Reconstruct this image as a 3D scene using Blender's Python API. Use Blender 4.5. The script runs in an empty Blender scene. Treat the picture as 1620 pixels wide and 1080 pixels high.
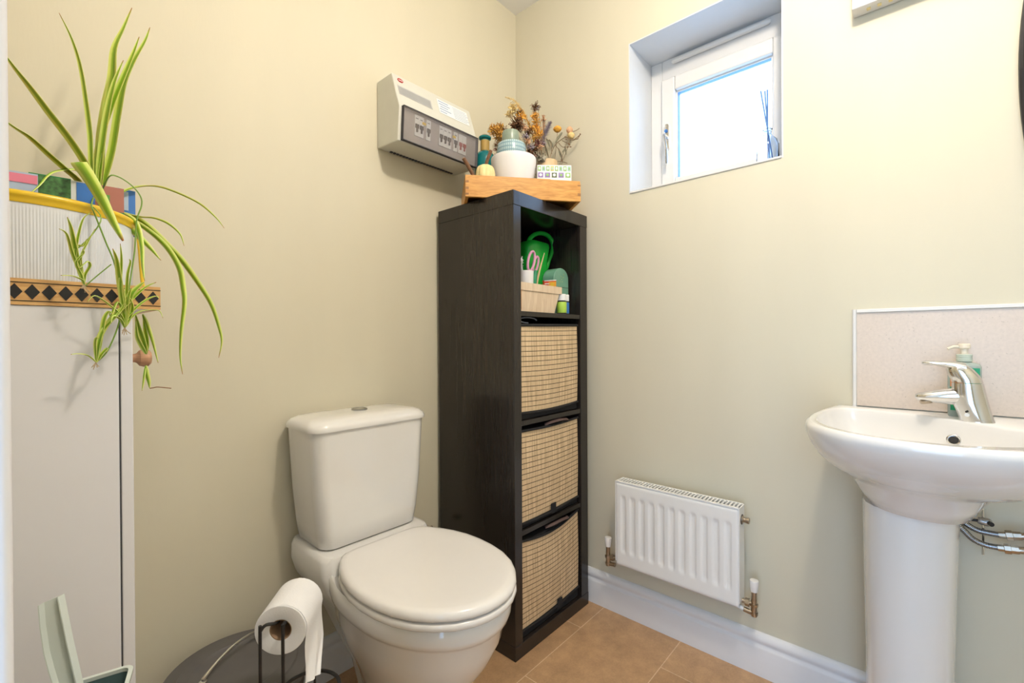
import bpy, bmesh, math, random
from mathutils import Vector, Matrix, noise
random.seed(7)
sc = bpy.context.scene
C = sc.collection
PI = math.pi
# ------------------------------------------------------------------ camera
CP = Vector((-1.5239963, -1.32884564, 1.01899873)); F = 715.2754
RGT = Vector((0.66562029, -0.74627317, -0.00509697))
UPV = Vector((0.00688108, -0.00069257, 0.99997609))
FWD = Vector((0.74625886, 0.66563945, -0.00467397))
cd = bpy.data.cameras.new('camera'); cam = bpy.data.objects.new('camera', cd); C.objects.link(cam)
cam.matrix_world = Matrix(((RGT.x, UPV.x, -FWD.x, CP.x), (RGT.y, UPV.y, -FWD.y, CP.y), (RGT.z, UPV.z, -FWD.z, CP.z), (0, 0, 0, 1)))
cd.sensor_width = 36; cd.lens = F*36/1620; cd.clip_start = 0.02
sc.camera = cam
# ------------------------------------------------------------------ world, lamp, exposure
w = bpy.data.worlds.new('sky'); sc.world = w; w.use_nodes = True
bg = w.node_tree.nodes['Background']; bg.inputs[0].default_value = (0.44, 0.67, 1.0, 1); bg.inputs[1].default_value = 4.5
sc.view_settings.view_transform = 'Standard'; sc.view_settings.look = 'None'; sc.view_settings.gamma = 1
sc.view_settings.exposure = 0.16
LP = Vector((-0.88, -1.28, 2.30))
def light(name, typ, loc, energy, col, **k):
    l = bpy.data.lights.new(name, typ); o = bpy.data.objects.new(name, l); C.objects.link(o)
    o.location = loc; l.energy = energy; l.color = col
    for a, b in k.items(): setattr(l, a, b)
    return o
light('ceiling_bulb_light', 'POINT', LP, 36, (1.0, 0.88, 0.725), shadow_soft_size=0.05)
for nm, loc, rot, sx, sy in (('window_portal', (0.30, -0.794, 1.82), (0, PI/2, 0), 0.56, 0.52), ('doorway_portal', (-2.45, -1.55, 1.02), (0, -PI/2, 0), 2.04, 0.9)):
    o = light(nm, 'AREA', loc, 1, (1, 1, 1), shape='RECTANGLE', size=sx, size_y=sy); o.rotation_euler = rot
    o.data.cycles.is_portal = True

# ------------------------------------------------------------------ helpers
def ray(u, v): return RGT*((u-810)/F) + UPV*((540-v)/F) + FWD
def on(u, v, ax, val):
    d = ray(u, v); i = 'xyz'.index(ax); return CP + d*((val-CP[i])/d[i])
def dep(u, v, z): return CP + ray(u, v)*z

def mat(name, col, rough=0.5, metal=0.0, var=0.06, scale=30, bump=0.0, bscale=200, spec=None, trans=0, ior=None, coat=0, emit=None, alpha=None, stretch=None, sheen=0, sss=0):
    m = bpy.data.materials.new(name); m.use_nodes = True; nt = m.node_tree; b = nt.nodes['Principled BSDF']
    def N(t): return nt.nodes.new(t)
    tc = N('ShaderNodeTexCoord'); vec = tc.outputs['Object']
    if stretch:
        mp = N('ShaderNodeMapping'); mp.inputs['Scale'].default_value = stretch; nt.links.new(vec, mp.inputs[0]); vec = mp.outputs[0]
    c = (*col, 1)
    if var > 0:
        nz = N('ShaderNodeTexNoise'); nz.inputs['Scale'].default_value = scale; nz.inputs['Detail'].default_value = 4
        nt.links.new(vec, nz.inputs['Vector'])
        mr = N('ShaderNodeMapRange'); mr.inputs[1].default_value = .25; mr.inputs[2].default_value = .75
        mr.inputs[3].default_value = 1-var; mr.inputs[4].default_value = 1+var; nt.links.new(nz.outputs[0], mr.inputs[0])
        hs = N('ShaderNodeHueSaturation'); hs.inputs['Color'].default_value = c; nt.links.new(mr.outputs[0], hs.inputs['Value'])
        nt.links.new(hs.outputs[0], b.inputs['Base Color'])
    else: b.inputs['Base Color'].default_value = c
    b.inputs['Roughness'].default_value = rough; b.inputs['Metallic'].default_value = metal
    if spec is not None: b.inputs['Specular IOR Level'].default_value = spec
    if trans: b.inputs['Transmission Weight'].default_value = trans
    if ior: b.inputs['IOR'].default_value = ior
    if coat: b.inputs['Coat Weight'].default_value = coat; b.inputs['Coat Roughness'].default_value = 0.04
    if alpha is not None: b.inputs['Alpha'].default_value = alpha
    if sheen: b.inputs['Sheen Weight'].default_value = sheen
    if sss: b.inputs['Subsurface Weight'].default_value = sss; b.inputs['Subsurface Scale'].default_value = 0.01
    if emit: b.inputs['Emission Color'].default_value = (*emit[:3], 1); b.inputs['Emission Strength'].default_value = emit[3]
    if bump:
        n2 = N('ShaderNodeTexNoise'); n2.inputs['Scale'].default_value = bscale; n2.inputs['Detail'].default_value = 5; nt.links.new(vec, n2.inputs['Vector'])
        bp = N('ShaderNodeBump'); bp.inputs['Strength'].default_value = bump; bp.inputs['Distance'].default_value = 0.001
        nt.links.new(n2.outputs[0], bp.inputs['Height']); nt.links.new(bp.outputs[0], b.inputs['Normal'])
    return m

class MB:
    def __init__(s): s.v = []; s.f = []; s.uv = None
    def add(s, V, Fc):
        n = len(s.v); s.v += [Vector(p) for p in V]; s.f += [tuple(i+n for i in f) for f in Fc]; return s
    def box(s, x0, x1, y0, y1, z0, z1, T=None):
        V = [Vector((x, y, z)) for z in (z0, z1) for y in (y0, y1) for x in (x0, x1)]
        if T: V = [T(p) for p in V]
        return s.add(V, [(0, 2, 3, 1), (4, 5, 7, 6), (0, 1, 5, 4), (2, 6, 7, 3), (0, 4, 6, 2), (1, 3, 7, 5)])
    def loft(s, rings, cap0=True, cap1=True, closed=True):
        n = len(rings[0]); V = [p for r in rings for p in r]; Fc = []
        for i in range(len(rings)-1):
            for j in range(n if closed else n-1):
                k = (j+1) % n; Fc.append((i*n+j, i*n+k, (i+1)*n+k, (i+1)*n+j))
        if cap0: Fc.append(tuple(reversed(range(n))))
        if cap1: Fc.append(tuple((len(rings)-1)*n+j for j in range(n)))
        return s.add(V, Fc)
    def lathe(s, prof, c=(0, 0, 0), n=32, axis=(0, 0, 1), sx=1, sy=1, cap0=True, cap1=True):
        c = Vector(c); q = Vector((0, 0, 1)).rotation_difference(Vector(axis))
        return s.loft([[c + q @ Vector((r*sx*math.cos(2*PI*j/n), r*sy*math.sin(2*PI*j/n), z)) for j in range(n)] for r, z in prof], cap0, cap1)
    def tube(s, path, r, n=8, cap=True, flat=1.0):
        P = [Vector(p) for p in path]; R = r if isinstance(r, (list, tuple)) else [r]*len(P)
        rings = []; up = None
        for i, p in enumerate(P):
            t = (P[min(i+1, len(P)-1)] - P[max(i-1, 0)])
            if t.length < 1e-9: t = Vector((0, 0, 1))
            t.normalize()
            if up is None: up = t.orthogonal().normalized()
            up = (up - t*up.dot(t)); up = up.normalized() if up.length > 1e-6 else t.orthogonal().normalized()
            b = t.cross(up)
            rings.append([p + (up*math.cos(2*PI*j/n) + b*math.sin(2*PI*j/n)*flat)*R[i] for j in range(n)])
        return s.loft(rings, cap, cap)
    def prism(s, poly, ax, a, b):
        # poly: 2-D points in the two remaining axes (in order), extruded along ax from a to b
        def mk(p, t):
            if ax == 'x': return Vector((t, p[0], p[1]))
            if ax == 'y': return Vector((p[0], t, p[1]))
            return Vector((p[0], p[1], t))
        return s.loft([[mk(p, a) for p in poly], [mk(p, b) for p in poly]])
    def ribbon(s, path, width, side=None, th=0.0006, fold=0.25, taper=None):
        # a leaf blade: a folded strip with thickness
        P = smooth_path(path); n = len(P); rings = []
        for i, p in enumerate(P):
            t = (P[min(i+1, n-1)] - P[max(i-1, 0)]).normalized()
            u = i/(n-1); wd = width*(taper(u) if taper else leafw(u))
            sd = Vector(side) if side else RGT
            sd = (sd - t*sd.dot(t))
            sd = sd.normalized() if sd.length > .05 else UPV.cross(t).normalized()
            nr = t.cross(sd).normalized()
            a = p + sd*wd*.5; b = p - sd*wd*.5; m = p + nr*wd*fold
            rings.append([a, m, b, b + nr*th, m + nr*th*1.5, a + nr*th])
        return s.loft(rings)
    def build(s, name, m, parent=None, ang=35, bevel=0, seg=2, smooth=True, kind=None, label=None, sub=0):
        me = bpy.data.meshes.new(name); org = PLOC.get(parent.name, Vector()) if parent else Vector()
        me.from_pydata([p - org for p in s.v], [], s.f)
        bm = bmesh.new(); bm.from_mesh(me); bmesh.ops.recalc_face_normals(bm, faces=bm.faces)
        for e in bm.edges:
            if len(e.link_faces) == 2: e.smooth = (not smooth) is False and e.calc_face_angle(0) < math.radians(ang)
        for f in bm.faces: f.smooth = smooth
        bm.to_mesh(me); bm.free()
        o = bpy.data.objects.new(name, me); C.objects.link(o)
        if isinstance(m, (list, tuple)):
            for q in m: me.materials.append(q)
        else: me.materials.append(m)
        if parent: o.parent = parent; PLOC[o.name] = org
        if bevel:
            b = o.modifiers.new('bevel', 'BEVEL'); b.width = bevel; b.segments = seg; b.limit_method = 'ANGLE'; b.angle_limit = math.radians(40); b.harden_normals = True
        if sub:
            b = o.modifiers.new('sub', 'SUBSURF'); b.levels = sub; b.render_levels = sub
        if kind: o['kind'] = kind
        if label: o['label'] = label
        return o
PLOC = {}
def leafw(u): return max(.06, min(1, (u+.12)*3.2)) * (1 - max(0, (u-.45)/.55)**1.6*.97)
def smooth_path(path, k=5):
    P = [Vector(p) for p in path]; out = []
    for i in range(len(P)-1):
        p0 = P[max(i-1, 0)]; p1 = P[i]; p2 = P[i+1]; p3 = P[min(i+2, len(P)-1)]
        for j in range(k):
            t = j/k; out.append(.5*((2*p1) + (p2-p0)*t + (2*p0-5*p1+4*p2-p3)*t*t + (3*p1-p0-3*p2+p3)*t**3))
    out.append(P[-1]); return out
def thing(name, label, cat, loc, group=None):
    o = bpy.data.objects.new(name, None); C.objects.link(o); o.empty_display_size = .05
    o.location = loc; PLOC[o.name] = Vector(loc); o['label'] = label; o['category'] = cat
    if group: o['group'] = group
    return o
def tag(o, label, cat, group=None, kind=None):
    o['label'] = label; o['category'] = cat
    if group: o['group'] = group
    if kind: o['kind'] = kind
    return o
def rrect(x0, x1, y0, y1, z, r, n=6, T=None):
    out = []
    for cx, cy, a0 in ((x1-r, y1-r, 0), (x0+r, y1-r, PI/2), (x0+r, y0+r, PI), (x1-r, y0+r, 1.5*PI)):
        for i in range(n+1):
            a = a0 + PI/2*i/n; p = Vector((cx+r*math.cos(a), cy+r*math.sin(a), z)); out.append(T(p) if T else p)
    return out

# ------------------------------------------------------------------ materials
M = {}
M['paint'] = mat('wall_paint', (0.665, 0.624, 0.492), 0.55, var=0.03, scale=5, stretch=(1, 1, .25), bump=0.15, bscale=160, spec=.3)
M['ceil'] = mat('ceiling_paint', (0.88, 0.88, 0.88), 0.7, var=0.01)
M['trim'] = mat('gloss_white_trim', (0.80, 0.80, 0.82), 0.22, var=0.01, bump=.08, bscale=60)
M['reveal'] = mat('reveal_white', (0.68, 0.70, 0.72), 0.5, var=0.01)
M['upvc'] = mat('white_upvc', (0.74, 0.73, 0.71), 0.3, var=0.01)
M['ceramic'] = mat('white_ceramic', (0.80, 0.79, 0.775), 0.07, var=0.005, coat=.5)
M['plastic'] = mat('white_plastic', (0.80, 0.78, 0.76), 0.16, var=0.005)
M['rad'] = mat('radiator_enamel', (0.84, 0.84, 0.83), 0.25, var=0.01)
M['black'] = mat('black_wire', (0.012, 0.012, 0.014), 0.35, var=0.1)
M['blackfab'] = mat('black_fabric', (0.010, 0.010, 0.012), 0.85, var=0.15, bump=.4, bscale=500)
M['chrome'] = mat('chrome', (0.72, 0.72, 0.72), 0.10, metal=1, var=0.02)
M['nickel'] = mat('brushed_nickel', (0.44, 0.37, 0.29), 0.3, metal=1, var=0.1)
M['steel'] = mat('steel_braid', (0.45, 0.45, 0.45), 0.35, metal=1, var=0.3, scale=600)
M['dark'] = mat('dark_void', (0.015, 0.013, 0.012), 0.7, var=0.05)
M['gap'] = mat('shadow_gap', (0.05, 0.05, 0.06), 0.8, var=0.02)
M['cab'] = mat('cabinet_white', (0.76, 0.77, 0.82), 0.35, var=0.02, scale=4, bump=.12, bscale=50)
M['lid'] = mat('grey_bin_lid', (0.115, 0.108, 0.105), 0.5, var=0.12, scale=12)
M['paper'] = mat('tissue_paper', (0.86, 0.86, 0.88), 0.9, var=0.02, bump=.35, bscale=300)
M['card'] = mat('cardboard', (0.36, 0.23, 0.14), 0.8, var=0.08)
M['greenmetal'] = mat('pale_green_metal', (0.64, 0.71, 0.68), 0.3, var=0.05, scale=10)
M['teal'] = mat('dark_teal_inside', (0.10, 0.17, 0.18), 0.35, var=0.1)
M['leafpale'] = mat('leaf_margin', (0.66, 0.72, 0.26), 0.5, var=0.1)
M['fuse'] = mat('fuse_box_plastic', (0.62, 0.62, 0.56), 0.4, var=0.02)
M['smoke'] = mat('smoked_window', (0.30, 0.27, 0.27), 0.06, var=0.0, alpha=.26, spec=.9)
M['label'] = mat('white_sticker', (0.82, 0.83, 0.84), 0.4, var=0.02)
M['ink'] = mat('grey_ink', (0.25, 0.26, 0.27), 0.6, var=0.02)
M['blueink'] = mat('blue_ink', (0.14, 0.25, 0.45), 0.6, var=0.02)
M['red'] = mat('red_plastic', (0.42, 0.03, 0.03), 0.35)
M['yellow'] = mat('yellow_plastic', (0.82, 0.55, 0.03), 0.3, var=.04)
M['pot'] = mat('ribbed_white_plastic', (0.72, 0.75, 0.80), 0.3, var=0.02, sss=0)
M['tealglass'] = mat('teal_glass', (0.02, 0.34, 0.36), 0.08, var=0, trans=.55, ior=1.35)
M['cork'] = mat('cork', (0.50, 0.27, 0.12), 0.8, var=.2, scale=200)
M['twine'] = mat('gold_twine', (0.42, 0.27, 0.07), 0.6, var=.35, scale=300, stretch=(1, 1, 8))
M['cream'] = mat('cream_pumpkin', (0.80, 0.66, 0.32), 0.5, var=.12, scale=60)
M['bark'] = mat('bark', (0.16, 0.075, 0.035), 0.8, var=.4, scale=120, bump=.8)
M['sage'] = mat('sage_glaze', (0.26, 0.32, 0.25), 0.3, var=.1, scale=80)
M['knob'] = mat('bare_wood_knob', (0.52, 0.29, 0.17), 0.5, var=.2, scale=60, stretch=(1, 1, 6))
M['mirror'] = mat('mirror_glass', (0.85, 0.85, 0.85), 0.02, metal=1, var=0)
M['splash'] = None
M['lime'] = mat('lime_label', (0.40, 0.62, 0.08), 0.4)
M['blue'] = mat('blue_label', (0.03, 0.16, 0.48), 0.4)
M['green'] = mat('green_plastic', (0.012, 0.36, 0.035), 0.25, var=.03)
M['dkgreen'] = mat('dark_green_plastic', (0.01, 0.22, 0.10), 0.4)
M['mint'] = mat('mint_tin', (0.16, 0.34, 0.25), 0.35, var=.08)
M['pink'] = mat('pink_plastic', (0.62, 0.30, 0.44), 0.4)
M['bristle'] = mat('pale_wood', (0.66, 0.48, 0.28), 0.6, var=.1)
M['clear'] = mat('clear_glass', (0.80, 0.88, 0.98), 0.03, var=0, trans=1, ior=1.3)
M['backlitstick'] = mat('reed_backlit_blue', (0.10, 0.22, 0.48), 0.7, var=.05)  # backlit silhouette and bluish fringing of the sticks put into the colour

def wood(name, c1, c2, scale=8, rough=.4, axis=(1, 1, 8), dist=3):
    m = bpy.data.materials.new(name); m.use_nodes = True; nt = m.node_tree; b = nt.nodes['Principled BSDF']
    tc = nt.nodes.new('ShaderNodeTexCoord'); mp = nt.nodes.new('ShaderNodeMapping'); mp.inputs['Scale'].default_value = axis
    nz = nt.nodes.new('ShaderNodeTexNoise'); nz.inputs['Scale'].default_value = scale; nz.inputs['Detail'].default_value = 6; nz.inputs['Distortion'].default_value = dist
    cr = nt.nodes.new('ShaderNodeValToRGB'); cr.color_ramp.elements[0].position = .3; cr.color_ramp.elements[1].position = .7
    cr.color_ramp.elements[0].color = (*c1, 1); cr.color_ramp.elements[1].color = (*c2, 1)
    nt.links.new(tc.outputs['Object'], mp.inputs[0]); nt.links.new(mp.outputs[0], nz.inputs['Vector']); nt.links.new(nz.outputs[0], cr.inputs[0]); nt.links.new(cr.outputs[0], b.inputs['Base Color'])
    b.inputs['Roughness'].default_value = rough
    bp = nt.nodes.new('ShaderNodeBump'); bp.inputs['Strength'].default_value = .15; bp.inputs['Distance'].default_value = .001
    nt.links.new(nz.outputs[0], bp.inputs['Height']); nt.links.new(bp.outputs[0], b.inputs['Normal'])
    return m
M['blackwood'] = wood('black_brown_veneer', (0.016, 0.013, 0.011), (0.027, 0.021, 0.018), 6, .22, (14, 14, .6), 1)
M['oak'] = wood('honey_oak', (0.50, 0.22, 0.045), (0.72, 0.38, 0.10), 5, .4, (3, 3, 22), 1.5)
M['oakend'] = wood('oak_end_grain', (0.24, 0.10, 0.03), (0.36, 0.17, 0.05), 40, .5, (1, 1, 1), 1)
M['inlaywood'] = wood('light_inlay_wood', (0.56, 0.30, 0.10), (0.74, 0.47, 0.20), 8, .35, (2, 2, 14), 1)
M['chip'] = wood('pale_chip_wood', (0.62, 0.47, 0.32), (0.76, 0.62, 0.46), 10, .6, (12, 12, 1), 1)
def floor_mat():
    m = bpy.data.materials.new('tan_vinyl_tile'); m.use_nodes = True; nt = m.node_tree; b = nt.nodes['Principled BSDF']
    N = nt.nodes.new; L = nt.links.new
    tc = N('ShaderNodeTexCoord'); mp = N('ShaderNodeMapping'); mp.inputs['Location'].default_value = (0.177+.61*4, 0.738+.292*20, 0)
    br = N('ShaderNodeTexBrick'); br.inputs['Scale'].default_value = 1; br.inputs['Brick Width'].default_value = .61; br.inputs['Row Height'].default_value = .292
    br.inputs['Mortar Size'].default_value = .0016; br.offset = .5; br.inputs['Mortar Smooth'].default_value = .3; br.inputs['Bias'].default_value = 0
    br.inputs['Color1'].default_value = (.45, .275, .145, 1); br.inputs['Color2'].default_value = (.51, .32, .175, 1); br.inputs['Mortar'].default_value = (.68, .50, .33, 1)
    nz = N('ShaderNodeTexNoise'); nz.inputs['Scale'].default_value = 14; nz.inputs['Detail'].default_value = 8; nz.inputs['Roughness'].default_value = .7
    n2 = N('ShaderNodeTexNoise'); n2.inputs['Scale'].default_value = 180; n2.inputs['Detail'].default_value = 3
    mr = N('ShaderNodeMapRange'); mr.inputs[1].default_value = .3; mr.inputs[2].default_value = .7; mr.inputs[3].default_value = .78; mr.inputs[4].default_value = 1.2
    ad = N('ShaderNodeMath'); ad.operation = 'MULTIPLY_ADD'; ad.inputs[1].default_value = .3
    hs = N('ShaderNodeHueSaturation')
    L(tc.outputs['Object'], mp.inputs[0]); L(mp.outputs[0], br.inputs['Vector']); L(tc.outputs['Object'], nz.inputs['Vector']); L(tc.outputs['Object'], n2.inputs['Vector'])
    L(n2.outputs[0], ad.inputs[0]); L(nz.outputs[0], ad.inputs[2]); 
    sb = N('ShaderNodeMath'); sb.operation = 'SUBTRACT'; sb.inputs[1].default_value = .15; L(ad.outputs[0], sb.inputs[0])
    L(sb.outputs[0], mr.inputs[0]); L(mr.outputs[0], hs.inputs['Value']); L(br.outputs[0], hs.inputs['Color']); L(hs.outputs[0], b.inputs['Base Color'])
    b.inputs['Roughness'].default_value = .45
    return m
M['floor'] = floor_mat()
def speck():
    m = mat('speckled_stone_laminate', (0.66, 0.56, 0.47), .3, var=.05, scale=150)
    nt = m.node_tree; b = nt.nodes['Principled BSDF']; N = nt.nodes.new; L = nt.links.new
    src = b.inputs['Base Color'].links[0].from_socket
    v = N('ShaderNodeTexNoise'); v.inputs['Scale'].default_value = 190; v.inputs['Detail'].default_value = 2
    tc = N('ShaderNodeTexCoord'); L(tc.outputs['Object'], v.inputs['Vector'])
    r = N('ShaderNodeValToRGB'); r.color_ramp.elements[0].position = .66; r.color_ramp.elements[1].position = .76; r.color_ramp.elements[1].color = (.6, .6, .6, 1)
    L(v.outputs[0], r.inputs[0]); mx = N('ShaderNodeMixRGB'); mx.inputs[2].default_value = (.36, .29, .22, 1); L(r.outputs[0], mx.inputs[0]); L(src, mx.inputs[1]); L(mx.outputs[0], b.inputs['Base Color'])
    return m
M['splash'] = speck()
def bamboo():
    m = bpy.data.materials.new('bamboo_slats'); m.use_nodes = True; nt = m.node_tree; b = nt.nodes['Principled BSDF']; N = nt.nodes.new; L = nt.links.new
    uv = N('ShaderNodeUVMap'); sp = N('ShaderNodeSeparateXYZ'); L(uv.outputs[0], sp.inputs[0])
    # fine vertical slats
    mp = N('ShaderNodeMapping'); mp.inputs['Scale'].default_value = (85, .12, 1); L(uv.outputs[0], mp.inputs[0])
    nz = N('ShaderNodeTexNoise'); nz.inputs['Scale'].default_value = 1; nz.inputs['Detail'].default_value = 2; L(mp.outputs[0], nz.inputs['Vector'])
    cr = N('ShaderNodeValToRGB'); cr.color_ramp.elements[0].position = .3; cr.color_ramp.elements[1].position = .62
    cr.color_ramp.elements[0].color = (.46, .32, .18, 1); cr.color_ramp.elements[1].color = (.74, .57, .36, 1); L(nz.outputs[0], cr.inputs[0])
    # dark thread lines: v is in metres * 1/0.0165
    fr = N('ShaderNodeMath'); fr.operation = 'FRACT'; L(sp.outputs[1], fr.inputs[0])
    lt = N('ShaderNodeMath'); lt.operation = 'LESS_THAN'; lt.inputs[1].default_value = .13; L(fr.outputs[0], lt.inputs[0])
    mx = N('ShaderNodeMixRGB'); mx.inputs[2].default_value = (.035, .018, .010, 1); L(lt.outputs[0], mx.inputs[0]); L(cr.outputs[0], mx.inputs[1]); L(mx.outputs[0], b.inputs['Base Color'])
    b.inputs['Roughness'].default_value = .6
    bp = N('ShaderNodeBump'); bp.inputs['Strength'].default_value = .5; bp.inputs['Distance'].default_value = .001; L(nz.outputs[0], bp.inputs['Height']); L(bp.outputs[0], b.inputs['Normal'])
    return m
M['bamboo'] = bamboo()
def leafmat():
    m = bpy.data.materials.new('variegated_leaf'); m.use_nodes = True; nt = m.node_tree; b = nt.nodes['Principled BSDF']; N = nt.nodes.new; L = nt.links.new
    uv = N('ShaderNodeUVMap'); sp = N('ShaderNodeSeparateXYZ'); L(uv.outputs[0], sp.inputs[0])
    cr = N('ShaderNodeValToRGB'); e = cr.color_ramp.elements; e[0].position = 0; e[0].color = (.70, .78, .25, 1); e[1].position = 1; e[1].color = (.70, .78, .25, 1)
    for p, c in ((.2, (.62, .74, .16, 1)), (.3, (.30, .50, .03, 1)), (.5, (.20, .40, .02, 1)), (.7, (.30, .50, .03, 1)), (.8, (.62, .74, .16, 1))):
        k = e.new(p); k.color = c
    L(sp.outputs[0], cr.inputs[0])
    # brown dry tip
    r2 = N('ShaderNodeMapRange'); r2.inputs[1].default_value = .93; r2.inputs[2].default_value = .99; L(sp.outputs[1], r2.inputs[0])
    mx = N('ShaderNodeMixRGB'); mx.inputs[2].default_value = (.35, .13, .02, 1); L(r2.outputs[0], mx.inputs[0]); L(cr.outputs[0], mx.inputs[1]); L(mx.outputs[0], b.inputs['Base Color'])
    b.inputs['Roughness'].default_value = .4; b.inputs['Transmission Weight'].default_value = 0; b.inputs['Subsurface Weight'].default_value = .25; b.inputs['Subsurface Scale'].default_value = .004
    return m
M['leaf'] = leafmat()

# ------------------------------------------------------------------ room shell
H = 2.462
def struct(mb, name, m, **k): return mb.build(name, m, kind='structure', smooth=False, **k)
struct(MB().box(-2.6, .12, -2.4, .12, -.1, 0), 'floor', M['floor'])
struct(MB().box(-2.6, .32, -2.4, .12, H, H+.1), 'ceiling', M['ceil'])
struct(MB().box(-2.6, .32, 0, .12, 0, H), 'wall_left', M['paint'])
WY0, WY1, WZ0, WZ1 = -1.0403, -.5479, 1.549, 2.095
wr = MB(); wr.box(0, .30, WY1, 0, 0, H); wr.box(0, .30, -2.4, WY0, 0, H); wr.box(0, .30, WY0, WY1, 0, WZ0); wr.box(0, .30, WY0, WY1, WZ1, H)
struct(wr, 'wall_right', M['paint'])
struct(MB().box(-2.6, .30, -2.5, -2.4, 0, H), 'wall_front', M['paint'])
wb = MB(); wb.box(-2.5, -2.42, -2.4, -2.0, 0, H); wb.box(-2.5, -2.42, -1.1, -.96, 0, H); wb.box(-2.5, -2.42, -2.0, -1.1, 2.04, H)
struct(wb, 'wall_rear', M['paint'])
struct(MB().box(-2.42, -1.60, -1.02, -.92, 0, H).box(-1.92, -1.84, -.92, 0, 0, H), 'wall_partition', M['paint'])
struct(MB().prism([(-1.60, -1.06), (-1.5225, -1.06), (-1.5225, -.90), (-1.60, -.90)], 'z', 0, H), 'door_1', M['cab'], bevel=.003)
def skirt(name, ax, a, b):
    # profile: distance off the wall, height
    pf = [(0, 0), (.018, 0), (.018, .082), (.0165, .088), (.012, .092), (.012, .098), (.0155, .104), (.0145, .113), (.010, .120), (.004, .1262), (0, .1265)]
    mb = MB()
    if ax == 'y': mb.loft([[Vector((-d, t, h)) for d, h in pf] for t in (a, b)])
    else: mb.loft([[Vector((t, -d, h)) for d, h in pf] for t in (a, b)])
    mb.build(name, M['trim'], kind='structure', ang=50)
skirt('baseboard_right', 'y', -2.4, -.0005); skirt('baseboard_left', 'x', -1.84, -.0185)

# ------------------------------------------------------------------ window
X = .18
win = MB()
def ring(mb, x0, x1, ya, yb, za, zb, t):   # picture-frame of four bars
    mb.box(x0, x1, ya, ya+t, za, zb); mb.box(x0, x1, yb-t, yb, za, zb); mb.box(x0, x1, ya+t, yb-t, zb-t, zb); mb.box(x0, x1, ya+t, yb-t, za, za+t)
rv = MB()  # plaster reveal lining
e = .004
rv.box(-.0005, .26, WY1-e, WY1, WZ0, WZ1).box(-.0005, .26, WY0, WY0+e, WZ0, WZ1).box(-.0005, .26, WY0+e, WY1-e, WZ1-e, WZ1)
fw = thing('window_1', '', '', (X, -.794, WZ0)); del fw['label'], fw['category']; fw['kind'] = 'structure'
rv.build('window_reveal', M['reveal'], fw, smooth=False)
MB().box(-.004, .26, WY0+e, WY1-e, WZ0-.001, WZ0+.006).build('window_sill', M['upvc'], fw, bevel=.002)
fr = MB(); y0, y1, z0, z1 = WY0+e, WY1-e, WZ0+.006, WZ1-e
fr.box(X, X+.06, y1-.045, y1, z0, z1).box(X, X+.06, y0, y0+.006, z0, z1).box(X, X+.06, y0+.006, y1-.045, z1-.075, z1).box(X, X+.06, y0+.006, y1-.045, z0, z0+.045)
fr.build('window_frame', M['upvc'], fw, bevel=.003)
sa = MB(); ring(sa, X-.014, X+.05, -1.031, -.598, 1.575, 2.012, .052)
sa.build('window_sash', M['upvc'], fw, bevel=.006, seg=3)
bd = MB(); ring(bd, X+.004, X+.02, -.9815, -.6455, 1.6225, 1.9645, .010); bd.build('glazing_bead', M['upvc'], fw)
gk = MB(); ring(gk, X+.006, X+.022, -.974, -.654, 1.630, 1.957, .0028); gk.build('gasket', mat('blue_grey_gasket', (.13, .30, .60), .4), fw)
pane = mat('frosted_pane', (.95, .97, 1.0), .35, var=0, trans=1, ior=1.02)
MB().box(X+.024, X+.028, -.982, -.645, 1.622, 1.965).build('pane', pane, fw)
vt = MB(); a = on(1063, 99, 'x', X-.012); b2 = on(1217, 35, 'x', X-.012)
vt.tube([(X-.008, a.y, 2.070), (X-.010, a.y-.006, 2.070), (X-.010, -.965, 2.070), (X-.008, -.972, 2.070)], [.006, .0095, .0095, .006], 10)
vt.build('trickle_vent', M['upvc'], fw)
hd = MB(); hy = -.622
hd.loft([rrect(hy-.009, hy+.009, 1.735, 1.835, 0, .008, T=lambda p, q=q: Vector((X-.014-q, p.x, p.y))) for q in (0, .010)])
hd.tube(smooth_path([(X-.024, hy, 1.785), (X-.045, hy, 1.785), (X-.052, hy-.004, 1.765), (X-.055, hy-.012, 1.72), (X-.048, hy-.010, 1.675)]), .006, 10)
hb = hd.build('window_handle', M['chrome'], fw)
MB().lathe([(.0, 0), (.006, 0), (.006, .003), (0, .003)], (X-.0245, hy, 1.808), 16, axis=(-1, 0, 0)).build('keyhole', M['blue'], hb)

# ------------------------------------------------------------------ reed diffuser on the sill
cx, cy, cz = .085, -.981, WZ0+.006
t = thing('reed_diffuser', 'clear glass reed diffuser bottle with backlit sticks on the window sill', 'reed diffuser', (cx, cy, cz))
dfb = MB().lathe([(.0, .001), (.029, .001), (.032, .006), (.032, .058), (.028, .070), (.014, .082), (.011, .088), (.011, .097), (.014, .100), (.0105, .100), (.0085, .088), (.024, .068), (.029, .056), (.029, .008), (0, .006)], (cx, cy, cz), 32, cap0=False, cap1=False)
for p in dfb.v: p.z = cz+(p.z-cz)*1.22
dfb.build('bottle', M['clear'], t)
for i, (ub, ut, vt_) in enumerate(((1222, 1203.5, 144), (1218, 1210, 144), (1215, 1214, 142))):
    MB().tube([on(ub, 249, 'x', cx-.004+.004*i), on(ut, vt_, 'x', cx+.004-.004*i)], .0020, 6).build('stick', M['backlitstick'], t)
lb = MB(); n = 10
lb.loft([[Vector((cx-.0326*math.cos(a), cy+.0326*math.sin(a), z)) for a in [(-.2+1.1*i/n) for i in range(n+1)]] for z in (cz+.010, cz+.048)], closed=False, cap0=False, cap1=False)
lb.build('label', M['label'], t)

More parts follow.
